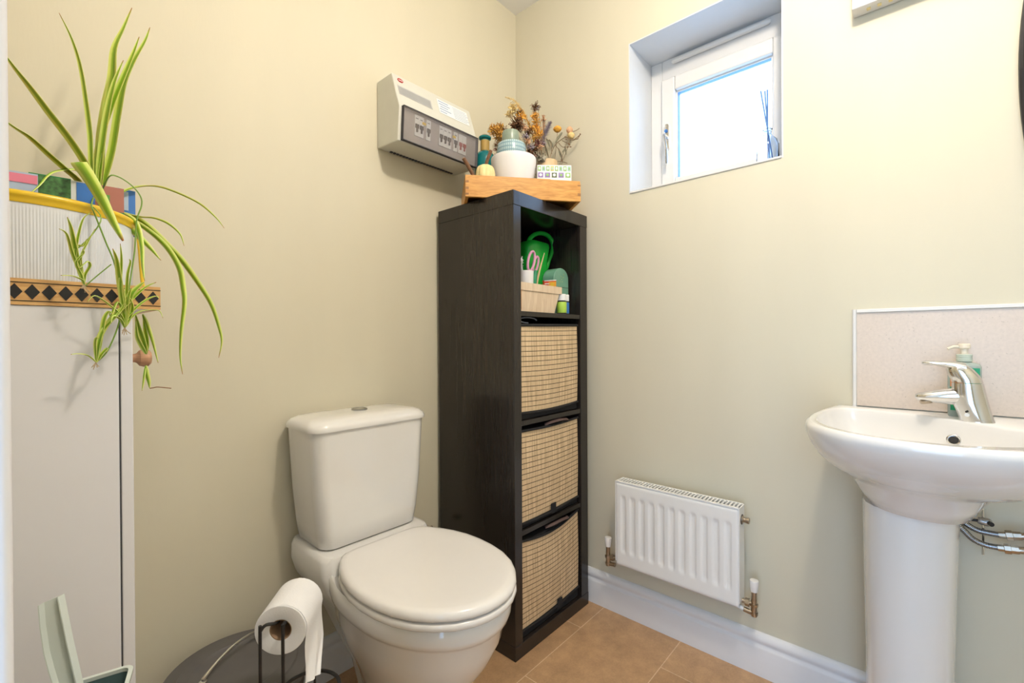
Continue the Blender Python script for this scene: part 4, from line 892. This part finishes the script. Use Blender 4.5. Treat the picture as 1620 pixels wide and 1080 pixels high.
# scissors handles
t = thing('scissors', 'pink handled scissors standing in the white pot', 'scissors', c+Vector((.003, 0, .004)))
def loop(cx, cy, rx, ry, tilt, Y, r):
    pts = []
    for i in range(25):
        q = 2*PI*i/24; x = rx*math.cos(q); y = ry*math.sin(q); pts.append(oy(cx+x*math.cos(tilt)-y*math.sin(tilt), cy+x*math.sin(tilt)+y*math.cos(tilt), Y))
    return MB().tube(pts, r, 8)
loop(205, 425, 34, 105, .16, Y1+.008, .0046).build('handle', M['pink'], t)
loop(252, 460, 24, 85, .20, Y1+.020, .0044).build('handle', M['pink'], t)
bl = MB(); p = oy(200, 525, Y1+.01); bl.tube([p, c+Vector((0, 0, .006))], .0025, 6); p = oy(245, 540, Y1+.02); bl.tube([p, c+Vector((.006, 0, .006))], .0025, 6); bl.build('blade', M['chrome'], t)
# white brush at the left edge
t = thing('frilly_brush', 'white frilly dish brush at the left edge of the open shelf', 'brush', (IX0+.012, Y1+.05, SZ+.004))
fb = MB(); random.seed(5)
for k in range(70):
    c_ = oy(104, 385+k*2.2, -.330); d_ = rvec().normalized()*.007; fb.tube([c_, c_+d_*.6, c_+d_], [.0012, .0010, .0006], 4)
fb.build('bristles', M['label'], t); MB().tube([Vector((oy(104, 600, -.33).x, -.330, SZ+.003)), oy(104, 520, -.33)], .003, 8).build('handle', M['label'], t)
# green handled trowel / brush
t = thing('hand_fork', 'dark green handled hand tool leaning in the wooden punnet', 'garden tool', oy(240, 660, YF+.03))
MB().tube([oy(236, 690, YF+.02), oy(238, 640, YF+.02), oy(246, 580, YF+.02), oy(252, 525, YF+.02)], [.0075, .0085, .0076, .0050], 12).build('handle', M['dkgreen'], t, ang=70)
t = thing('wooden_brush', 'thin pale wooden brush sticking up from the wooden punnet', 'brush', oy(265, 690, YF+.045))
MB().tube([oy(262, 690, YF+.045), oy(275, 600, YF+.045), oy(300, 500, YF+.045), oy(345, 340, YF+.045)], [.0070, .0080, .0066, .0030], 10, flat=.5).build('handle', M['bristle'], t)
# chocolate sachet
RD = mm('sachet_red', (.72, .05, .02)); OR_ = mm('sachet_orange', (.90, .38, .03)); 
t = thing('red_packet', 'small red and orange packet tucked into the wooden punnet', 'packet', oy(405, 690, YF+.03))
V = [oy(340, 740, YF+.03), oy(470, 745, YF+.03), oy(472, 622, YF+.02), oy(342, 632, YF+.02)]
MB().loft([V, [p+Vector((0, .006, 0)) for p in V]]).build('sachet', RD, t, smooth=False)
def Pq(u, v): return V[0].lerp(V[1], u).lerp(V[3].lerp(V[2], u), v)+Vector((0, -.0006, 0))
for nm, m_, u0, u1, v0, v1 in (('orange_panel', OR_, .35, .98, .3, .85), ('yellow_spot', M['yellow'], .5, .8, .4, .75), ('white_trim', M['label'], .02, .98, .92, 1.0), ('white_word', M['label'], .05, .42, .62, .72)):
    f_ = [Pq(u0, v0), Pq(u1, v0), Pq(u1, v1), Pq(u0, v1)]; MB().loft([f_, [p+Vector((0, -.0004, 0)) for p in f_]]).build(nm, m_, t, smooth=False)
t = thing('green_wrapper', 'crumpled green wrapper lying in the wooden punnet', 'wrapper', oy(310, 670, YF+.03))
c_ = oy(308, 672, YF+.035); mb = MB()
for k in range(12):
    d_ = rvec().normalized(); q = c_+Vector((d_.x*.010, d_.y*.008, d_.z*.007)); mb.add([c_, c_+rvec(.007), q, c_+rvec(.006)], [(0, 1, 2), (0, 2, 3), (0, 3, 1), (1, 3, 2)])
mb.build('foil', M['green'], t, smooth=False)
# watering can
YW = -.243
c = oy(325, 700, YW); k = (oy(425, 700, YW).x-oy(325, 700, YW).x)/100
c.z = SZ; zr = lambda y: oy(325, y, YW).z-SZ
t = thing('watering_can', 'green plastic watering can with looped handle on the open top shelf', 'watering can', (c.x, YW, SZ))
bx_ = oy(255, 400, YW).x
bb = MB(); rings = []
for y_, x0_, x1_, dd in ((985, 110, 345, .042), (975, 105, 350, .044), (800, 110, 350, .044), (640, 112, 352, .044), (600, 112, 350, .044), (565, 112, 344, .043), (545, 110, 322, .042), (440, 96, 318, .043), (340, 92, 332, .044), (300, 96, 340, .044), (262, 120, 342, .040), (242, 150, 335, .030), (230, 190, 310, .018)):
    zz_ = max(.0005, oy(300, y_, YW).z-SZ); xa = max(oy(x0_, y_, YW).x, IX0+.004); xb = oy(x1_, y_, YW).x; r_ = min((xb-xa)/2, dd)*.75
    rings.append(rrect(xa, xb, YW-dd, YW+dd, SZ+zz_, r_))
# keep rings monotone
bb.loft(rings).build('body', M['green'], t, ang=50)
hp = [(172, 250), (185, 195), (235, 145), (305, 128), (375, 148), (425, 205), (436, 270), (420, 345), (392, 420), (370, 490), (345, 550)]
MB().tube(smooth_path([oy(x, y, YW-.012) for x, y in hp]), .0085, 12).build('handle', M['green'], t, ang=70)
# mint tin
YT = -.342
a = oy(448, 700, YT); b = oy(603, 700, YT); R_t = (b.x-a.x)/2; cxm = (a.x+b.x)/2; ztop = oy(500, 495, YT).z
t = thing('arched_tin', 'pale green arch-topped tin with leaf sprig behind the small bottles', 'tin', (cxm, YT+.026, SZ))
ar = [(a.x, SZ), (b.x, SZ)]+[(cxm+R_t*math.cos(q), ztop-R_t*.9+R_t*.9*math.sin(q)) for q in [PI*i/20 for i in range(21)]]
MB().prism(ar, 'y', YT, YT+.052).build('body', M['mint'], t, bevel=.002, ang=40)
sl_ = MB(); zl = oy(500, 700, YT).z; sl_.box(a.x-.0005, b.x+.0005, YT-.0008, YT+.0005, zl-.0006, zl+.0006); sl_.build('lid_seam', M['dark'], t)
lf_ = MB()
for x, y, q in ((510, 640, .3), (528, 620, -.5), (522, 590, .5), (545, 600, -.4), (550, 570, .5), (535, 645, -.8)):
    c_ = oy(x, y, YT); dx = .004*math.cos(q+1.2); dz = .004*math.sin(q+1.2); lf_.loft([[c_+Vector((-dx, -.0004-o_, -dz)), c_+Vector((dz*.4, -.0004-o_, -dx*.4)), c_+Vector((dx, -.0004-o_, dz)), c_+Vector((-dz*.4, -.0004-o_, dx*.4))] for o_ in (0, .0006)])
lf_.build('leaf_print', mm('sprig_print', (.42, .52, .20)), t)
# two small bottles
for x0_, x1_, lab, m_, Y_ in ((488, 572, 'small white-capped bottle with green label on the open shelf', M['lime'], -.368), (556, 604, 'small white-capped bottle with blue label on the open shelf', M['blue'], -.357)):
    a = oy(x0_, 900, Y_); b = oy(x1_, 900, Y_); r = (b.x-a.x)/2*.74; c = Vector(((a.x+b.x)/2, Y_, SZ)); zc0 = oy(530, 848, Y_).z-SZ; zc1 = oy(530, 778, Y_).z-SZ
    t = thing('small_bottle', lab, 'bottle', c, 'small bottles on the open shelf')
    MB().lathe([(0, .0003), (r*.9, .0003), (r*.95, .002), (r*.95, zc0-.004), (r*.7, zc0), (0, zc0)], c, 28, cap0=False, cap1=False).build('body', M['dark'], t)
    MB().lathe([(0, zc0+.0003), (r*.95, zc0+.0003), (r*.97, zc1-.002), (r*.8, zc1), (0, zc1)], c, 28, cap0=False, cap1=False).build('cap', M['label'], t)
    MB().lathe([(r*.955, .004), (r*.99, .005), (r*.99, zc0-.006), (r*.955, zc0-.005)], c, 28, cap0=False, cap1=False).build('label', m_, t)

# ------------------------------------------------------------------ radiator
t = thing('radiator', 'white panel radiator with two valves on the right wall under the window', 'radiator', (-.06, -.737, .215))
ya, yb_, za, zb2_ = -.939, -.537, .222, .514
XF = -.090; nY = 132; nZ = 44; V = []
def rib(y, z):
    s = (y-(ya+.012))/(yb_-ya-.024)*11; 
    if s < 0 or s > 11: return 0
    f_ = s-math.floor(s); e = min(1, max(0, (min(f_, 1-f_)-.20)/.13)); zz_ = min(1, max(0, (z-za-.045)/.012))*min(1, max(0, (zb2_-.043-z)/.010)); return .0042*e*zz_
for j in range(nZ+1):
    z = za+(zb2_-za)*(j/nZ)
    for i in range(nY+1):
        y = ya+(yb_-ya)*i/nY; ed = min(1, min(y-ya, yb_-y, z-za, zb2_-z)/.004); V.append(Vector((XF+.003*(1-ed)+rib(y, z), y, z)))
pn = MB(); Fc = []; nv = len(V); V += [Vector((XF+.012, p.y, p.z)) for p in V[:nv]]
for j in range(nZ):
    for i in range(nY): a = j*(nY+1)+i; Fc += [(a, a+1, a+nY+2, a+nY+1), (nv+a, nv+a+nY+1, nv+a+nY+2, nv+a+1)]
bnd = list(range(nY+1))+[j*(nY+1)+nY for j in range(1, nZ+1)]+[nZ*(nY+1)+i for i in range(nY-1, -1, -1)]+[j*(nY+1) for j in range(nZ-1, 0, -1)]
for k in range(len(bnd)): a, b = bnd[k], bnd[(k+1) % len(bnd)]; Fc.append((a, nv+a, nv+b, b))
pn.add(V, Fc).build('front_panel', M['rad'], t, ang=80)
for y0_, y1_ in ((ya-.003, ya+.0), (yb_, yb_+.003)): MB().box(-.0885, -.036, y0_, y1_, za+.012, zb2_+.003).build('side_cover', M['rad'], t, bevel=.001)
gr = MB(); gr.box(-.090, -.080, ya, yb_, zb2_+.0005, zb2_+.004); gr.box(-.044, -.036, ya, yb_, zb2_+.0005, zb2_+.004)
for i in range(37): y = ya+.004+(yb_-ya-.012)*i/36; gr.box(-.080, -.044, y, y+.0045, zb2_+.0005, zb2_+.0035)
gr.build('top_grille', M['rad'], t)
MB().box(-.046, -.036, ya+.004, yb_-.004, za+.01, zb2_-.003).build('back_panel', M['rad'], t)
MB().box(-.077, -.047, ya+.01, yb_-.01, za+.015, zb2_-.02).build('fins', M['gap'], t)
MB().lathe([(0, 0), (.012, 0), (.012, .004), (.0075, .005), (.0075, .012), (.009, .013), (.009, .020), (0, .021)], (-.062, ya-.003, .478), 16, axis=(0, -1, 0), cap0=False, cap1=False).build('bleed_plug', M['nickel'], t)
MB().lathe([(.009, 0), (.015, 0), (.015, .0012), (.009, .0012)], (-.062, ya-.003, .478), 20, axis=(0, -1, 0), cap0=False, cap1=False).build('plug_seal', M['black'], t)
def valve(y, zt, zb, side, nm):
    x = -.062
    v = MB(); v.tube([(x, y, zb), (x, y, zb+.008), (x, y, zt-.028)], [.0085, .0085, .0075], 12); v.lathe([(.0, 0), (.011, 0), (.011, .009), (0, .009)], (x, y, zb+.028), 6); v.lathe([(0, 0), (.0105, 0), (.0105, .006), (0, .006)], (x, y, zb+.005), 12)
    v.tube([(x, y, zb+.008), (x, y+side*.010, zb+.008), (x, y+side*.028, zb+.010)], .0075, 12); v.lathe([(0, 0), (.0115, 0), (.0115, .012), (0, .012)], (x, y+side*.012, zb+.034), 6, axis=(0, side, 0)); v.tube([(x, y, zb+.034), (x, y+side*.034, zb+.034)], .0065, 10)
    vo = v.build(nm, M['nickel'], t, ang=40)
    MB().lathe([(0, zt-.034), (.0095, zt-.034), (.0105, zt-.030), (.0125, zt-.004), (.0115, zt-.001), (0, zt)], (x, y, 0), 24, cap0=False, cap1=False).build('valve_cap', M['plastic'], vo)
q = on(1193, 917, 'x', -.062); q2 = on(1190, 975, 'x', -.062); valve(q.y, q.z, q2.z+.004, 1, 'valve')
MB().tube([(-.062, q.y+.028, q2.z+.014), (-.062, q.y+.05, q2.z+.020), (-.03, q.y+.06, q2.z+.024), (-.001, q.y+.06, q2.z+.024)], .0062, 10).build('pipe', M['rad'], t)
q = on(962, 849, 'x', -.062); q2 = on(966, 896, 'x', -.062); valve(q.y, q.z, q2.z+.002, -1, 'valve')

# ------------------------------------------------------------------ splashback
t = thing('splashback', 'speckled beige splashback with white edge trim behind the basin', 'splashback', (0, -1.35, .83))
MB().box(-.006, -.0005, -1.68, -1.2120, .838, 1.0845).build('panel', M['splash'], t)
tr = MB(); tr.loft([[Vector((-.0005-d, y, z)) for d, y, z in ((0, -1.2025, zz_), (.007, -1.2025, zz_), (.0095, -1.205, zz_), (.0095, -1.2105, zz_), (.0065, -1.2119, zz_), (0, -1.2119, zz_))] for zz_ in (.832, 1.094)])
tr.loft([[Vector((-.0005-d, yy, z)) for d, z in ((0, 1.0945), (.007, 1.0945), (.0095, 1.092), (.0095, 1.0862), (.0065, 1.0846), (0, 1.0846))] for yy in (-1.2118, -1.68)])
tr.build('edge_trim', M['upvc'], t, ang=30)

# ------------------------------------------------------------------ basin and pedestal
BY = -1.345
t = thing('washbasin', 'white ceramic pedestal washbasin on the right wall', 'washbasin', (-.22, BY, 0))
def bring(z, w, xf, xb=-.003, p=2.3, q=.62, n=40, cy=BY, wr=None):
    # plan outline: flat at the wall, wide bulge, rounded front;  w half width, xf front x
    out = []
    xm = xb+(xf-xb)*q*.85
    for i in range(n+1):          # left side back -> front -> right side back
        a = PI*i/n
        c_, s_ = math.cos(a), math.sin(a)
        h = w if c_ >= 0 else (wr or w)
        y = cy+h*math.copysign(abs(c_)**(2/p), c_); x = xm+(xf-xm)*(s_**(2/p)); out.append((x, y))
    pre = []; post = []
    for i in range(8):
        s = i/8; e = math.sin(s*PI/2); k = w*(.86+.14*e); pre.append((xb+(xm-xb)*s, cy+k)); k2 = (wr or w)*(.86+.14*e); post.append((xb+(xm-xb)*s, cy-k2))
    return [Vector((x, y, z)) for x, y in pre+out+list(reversed(post))]
W_ = .208; XFr = -.475; SR = .225
def ibr(z, s, off=0):
    # inner bowl outlines, deck kept at the back right
    base_ = [(-.060, -1.185), (-.052, -1.215), (-.060, -1.26), (-.075, -1.31), (-.100, -1.36), (-.135, -1.41), (-.170, -1.455), (-.205, -1.500), (-.235, -1.525), (-.28, -1.538), (-.33, -1.520), (-.375, -1.485), (-.415, -1.435), (-.440, -1.385), (-.449, -1.335), (-.443, -1.285), (-.420, -1.235), (-.375, -1.193), (-.32, -1.168), (-.25, -1.157), (-.18, -1.157), (-.11, -1.165)]
    m_ = Vector((-.255, -1.335)); L = [Vector((m_.x+(x-m_.x)*s, m_.y+(y-m_.y)*s, z)) for x, y in base_]
    out = []; n = len(L)
    for i in range(n):
        p0, p1, p2, p3 = L[i-1], L[i], L[(i+1) % n], L[(i+2) % n]
        for j in range(3):
            tt = j/3; out.append(.5*((2*p1)+(p2-p0)*tt+(2*p0-5*p1+4*p2-p3)*tt*tt+(3*p1-p0-3*p2+p3)*tt**3))
    return out
outer = [bring(z, w, xf, wr=wr) for z, w, xf, wr in ((.655, .088, -.255, .092), (.640, .086, -.25, .090), (.641, .104, -.268, .076), (.668, .118, -.288, .090), (.700, .134, -.315, .108), (.706, .140, -.322, .118), (.716, .150, -.345, .155), (.735, .172, -.385, .178), (.760, .190, -.425, .196), (.785, .201, -.452, .210), (.805, .206, -.468, .218), (.820, .208, -.475, .222), (.828, .207, -.474, .222), (.833, .2045, -.4715, .2195), (.8352, .200, -.467, .215))]
bs = MB(); n_o = len(outer[0])
bs.loft(outer[2:], cap0=True, cap1=False)
# rim surface between outer top and inner top by nearest angle matching
def resample(ringpts, m, n):
    angs = sorted([(math.atan2(p.y-m.y, p.x-m.x), p) for p in ringpts], key=lambda q: q[0]); out = []
    for i in range(n):
        a = -PI+2*PI*(i+.5)/n; ks = [k for k in range(len(angs)) if angs[k][0] <= a]; k = ks[-1] if ks else -1
        a0, p0 = angs[k]; a1, p1 = angs[(k+1) % len(angs)]
        if k == -1: a0 -= 2*PI
        if a1 < a0: a1 += 2*PI
        s = (a-a0)/(a1-a0) if a1 > a0 else 0; out.append(p0.lerp(p1, max(0, min(1, s))))
    return out
mc_ = Vector((-.24, -1.34, 0)); NN = 120
top = resample(outer[-1], mc_, NN)
inn = [resample(ibr(z, s), mc_, NN) for z, s in ((.8350, 1.020), (.8335, 1.008), (.829, .998), (.820, .988), (.800, .965), (.775, .91), (.745, .80), (.725, .62), (.716, .40), (.713, .12))]
bs2 = MB(); bs2.loft([top]+inn, cap0=False, cap1=True)
bs.add(bs2.v, bs2.f)
bo = bs.build('basin', M['ceramic'], t, ang=70)
bm = bmesh.new(); bm.from_mesh(bo.data); bmesh.ops.remove_doubles(bm, verts=bm.verts, dist=.0002); bm.to_mesh(bo.data); bm.free()
oc = on(1507, 697, 'x', -.128)
oc = Vector((-.128, -1.392, .790))
on_ = Vector((-.93, .05, .30)).normalized()
MB().lathe([(0, -.004), (.008, -.004), (.0085, 0), (.0115, .0005), (.012, .002), (.0105, .003), (.009, .002), (.0085, -.003)], oc+on_*.009, 28, axis=on_, cap0=False, cap1=False).build('overflow_ring', M['chrome'], bo)
MB().lathe([(0, .0006), (.0082, .0006), (.0082, .0012), (0, .0012)], oc+on_*.009, 24, axis=on_).build('overflow_hole', M['dark'], bo)
MB().loft([[Vector((x, y, z)) for x, y in [(-.045, PY+w_), (-.10, PY+w_), (-.16, PY+w_*.985), (-.20, PY+w_*.88), (-.225, PY+w_*.68), (-.238, PY+w_*.36), (-.242, PY), (-.238, PY-w_*.36), (-.225, PY-w_*.68), (-.20, PY-w_*.88), (-.16, PY-w_*.985), (-.10, PY-w_), (-.045, PY-w_)]] for z, w_, PY in ((0, .078, -1.318), (.02, .076, -1.318), (.3, .078, -1.316), (.5, .082, -1.3165), (.6395, .085, -1.3175))]).build('pedestal', M['ceramic'], t, ang=50)

# ------------------------------------------------------------------ tap
TXX = -.115
t = thing('mixer_tap', 'chrome single-lever mixer tap on the basin corner', 'tap', (TXX, -1.445, .8335))
def tp_(u, v, dx=0): return on(u, v, 'x', TXX+dx)
# profile cross-sections of the leaning body: each level has left/right px edges
def tsec(v, ul, ur, dpx, z=None, n=28):
    a = tp_(ul, v); b = tp_(ur, v); c_ = (a+b)/2; hw = (b-a).length/2
    return [Vector((c_.x+dpx*math.sin(q), c_.y-hw*math.cos(q), c_.z)) for q in [2*PI*i/n for i in range(n)]]
tb_ = MB(); tb_.loft([tsec(673.5, 1519, 1577, .021), tsec(670, 1519, 1577, .022), tsec(662, 1517, 1573, .022), tsec(650, 1512, 1569, .0215), tsec(637, 1506, 1565, .021), tsec(622, 1505, 1561, .021), tsec(609, 1505, 1557.5, .0215), tsec(605.5, 1505, 1556.5, .021)])
to = tb_.build('body', M['chrome'], t, ang=60)
sp_ = MB()
def ssec(u, v0, v1, hwx):
    a = tp_(u, v0); b = tp_(u, v1); c_ = (a+b)/2; hh_ = (a-b).length/2; return [Vector((c_.x+hwx*math.cos(q), c_.y, c_.z+hh_*math.sin(q))) for q in [2*PI*i/20 for i in range(20)]]
sp_.loft([ssec(1530, 612, 640, .017), ssec(1505, 614, 640, .017), ssec(1485, 616, 637, .0155), ssec(1466, 618.5, 635.5, .014), ssec(1453, 620.5, 632.5, .012), ssec(1448, 623, 629.5, .008)])
sp_.build('spout', M['chrome'], to, ang=60)
ae = tp_(1466, 634); MB().lathe([(0, 0), (.010, 0), (.0115, .003), (.0115, .007), (0, .008)], ae-Vector((0, 0, .0055)), 24, axis=(0, .25, 1), cap0=False, cap1=False).build('aerator', M['nickel'], to)
lv_ = MB()
lv_.loft([tsec(604.8, 1505, 1556.3, .021), tsec(600, 1504, 1554.5, .0212), tsec(592, 1498, 1549, .0205), tsec(584, 1496, 1541, .0185), tsec(578, 1500, 1532, .015), tsec(574.5, 1508, 1524, .009)])
lv_.loft([ssec(1528, 574, 590, .016), ssec(1512, 571.5, 585, .0155), ssec(1495, 571, 581, .013), ssec(1478, 570.5, 577.5, .012), ssec(1464, 570, 577, .012), ssec(1458, 571.5, 575.5, .008)])
lv_.build('lever', M['chrome'], t, ang=60)
MB().lathe([(0, 0), (.004, 0), (.004, .001), (0, .001)], tp_(1530, 656, -.0215), 16, axis=(-1, .2, 0)).build('indicator', M['label'], to)
MB().lathe([(0, 0), (.0022, 0), (.0022, .0014), (0, .0014)], tp_(1529, 651, -.0222), 12, axis=(-1, .2, 0)).build('grub_screw', M['dark'], to)

# ------------------------------------------------------------------ soap bottle
a = on(1499, 640, 'x', -.045); b = on(1553, 640, 'x', -.045); hwS = abs(b.y-a.y)/2; sy_ = (a.y+b.y)/2
t = thing('soap_dispenser', 'pump soap bottle with green label on the basin behind the tap', 'soap dispenser', (-.045, sy_, .8335))
zS = on(1525, 573, 'x', -.045).z
bt = MB(); bt.loft([rrect(-.045-d, -.045+d, sy_-h, sy_+h, z, r) for z, h, d, r in ((.8340, hwS*.93, .016, .010), (.8365, hwS, .018, .012), (zS-.010, hwS, .018, .012), (zS-.003, hwS*.90, .016, .012), (zS, hwS*.5, .010, .009), (zS+.002, hwS*.42, .009, .0088))])
bt.build('bottle', mat('clear_soap_plastic', (.62, .74, .70), .12, var=0, trans=.5, ior=1.3), t, ang=60)
MB().box(-.0645, -.0633, sy_-hwS*.86, sy_+hwS*.86, .850, zS-.012).build('label', mm('soap_green', (.0, .30, .12)), t)
MB().box(-.0652, -.0647, sy_+hwS*.1, sy_+hwS*.86, .905, .922).build('orange_stripe', mm('soap_orange', (.75, .22, .03)), t)
lf_ = MB()
for k in range(10):
    yy = sy_+hwS*(.75-.16*k); zz_ = .857+.006*(k % 3); lf_.loft([[Vector((-.0649-o_, yy+dy, zz_+dz)) for dy, dz in ((0, 0), (.003, .010), (.001, .016), (-.002, .008))] for o_ in (0, .0005)])
lf_.build('leaf_pattern', mm('soap_leaf', (.02, .52, .16)), t)
pm = MB(); pm.lathe([(0, zS+.002), (.0135, zS+.002), (.0135, zS+.018), (.0125, zS+.019), (0, zS+.019)], (-.045, sy_, 0), 30, cap0=False, cap1=False)
for i in range(4): pm.lathe([(.0135, zS+.003+.004*i), (.0142, zS+.0045+.004*i), (.0135, zS+.006+.004*i)], (-.045, sy_, 0), 30, cap0=False, cap1=False)
po = pm.build('collar', mat('pale_sage_collar', (.52, .60, .52), .3), t)
ph = MB(); ph.lathe([(0, 0), (.0065, 0), (.0065, .012), (.0105, .014), (.0105, .022), (.009, .024), (0, .024)], (-.045, sy_, zS+.0192), 24, cap0=False, cap1=False)
ph.tube([(-.045, sy_, zS+.036), (-.050, sy_+.018, zS+.036), (-.053, sy_+.028, zS+.031)], .0035, 8)
ph.build('pump', mat('cream_pump', (.80, .72, .58), .35), t)

# ------------------------------------------------------------------ plumbing under the basin
def hose(label, pts, x, fit):
    t = thing('flexible_hose', label, 'hose', on(*pts[0], 'x', x), 'braided hoses under the basin')
    P = smooth_path([on(u, v, 'x', x) for u, v in pts]); MB().tube(P, .0058, 12).build('hose', M['steel'], t)
    dots = MB()
    L_ = P
    for i in range(len(L_)-1):
        d = (L_[i+1]-L_[i]); 
        for s in range(2):
            c_ = L_[i]+d*s/2; q = Vector((0, 0, 1)).rotation_difference(d); 
            dots.loft([[c_+q@Vector((.0062*math.cos(a), .0062*math.sin(a), zz_)) for a in [2*PI*k/10 for k in range(10)]] for zz_ in (0, .0009)], False, False)
    dots.build('braid', M['black'], t)
    a = on(*fit[0], 'x', x); b = on(*fit[1], 'x', x); d = (b-a)
    MB().lathe([(0, 0), (.0075, 0), (.0075, d.length*.3), (.0115, d.length*.32), (.0115, d.length*.62), (.0095, d.length*.64), (.0095, d.length), (0, d.length)], a, 8, axis=d, cap0=False, cap1=False).build('fitting', M['nickel'], t, ang=30)
    MB().tube([b, b+d*.4, b+d*.6+Vector((.0, 0, .0)), Vector((-.001, (b+d*.6).y-.004, (b+d*.6).z))], .0075, 12).build('copper_tail', M['nickel'], t)
hose('upper braided hose running behind the basin pedestal', [(1505, 812), (1524, 826), (1545, 838), (1565, 843), (1584, 846)], -.050, [(1580, 846), (1616, 848)])
hose('lower braided hose running behind the basin pedestal', [(1505, 820), (1524, 838), (1540, 853), (1560, 862), (1582, 866)], -.062, [(1578, 866), (1612, 870)])
t = thing('waste_linkage', 'thin steel pop-up waste rod with cross clamp under the basin', 'waste linkage', on(1555, 877, 'x', -.045))
MB().tube([on(1555.5, 800, 'x', -.045), on(1555.5, 877, 'x', -.045)], .0022, 8).build('rod', M['chrome'], t)
MB().lathe([(0, 0), (.007, 0), (.009, .004), (.009, .018), (.006, .022), (0, .022)], on(1547, 822, 'x', -.047), 10, axis=(0, -1, -.1), cap0=False, cap1=False).build('clamp', M['steel'], t)
MB().tube([on(1516, 820, 'x', -.047), on(1548, 823, 'x', -.047)], .0030, 8).build('arm', M['black'], t)
MB().lathe([(0, 0), (.005, 0), (.005, .010), (0, .010)], on(1565, 827, 'x', -.052), 12, axis=(-1, -.3, 0), cap0=False, cap1=False).build('screw', M['black'], t)

# ------------------------------------------------------------------ ceiling lamp (above the frame)
t = thing('ceiling_lamp', 'bare bulb pendant hanging from the ceiling', 'ceiling lamp', (LP.x, LP.y, H))
MB().lathe([(0, H-.001), (.045, H-.001), (.045, H-.012), (.03, H-.02), (0, H-.02)], (LP.x, LP.y, 0), 24, cap0=False, cap1=False).build('ceiling_rose', M['plastic'], t)
MB().tube([(LP.x, LP.y, H-.018), (LP.x, LP.y, LP.z+.085)], .003, 8).build('flex', M['plastic'], t)
MB().lathe([(0, .055), (.016, .055), (.016, .085), (0, .088)], (LP.x, LP.y, LP.z), 20, cap0=False, cap1=False).build('lampholder', M['plastic'], t)
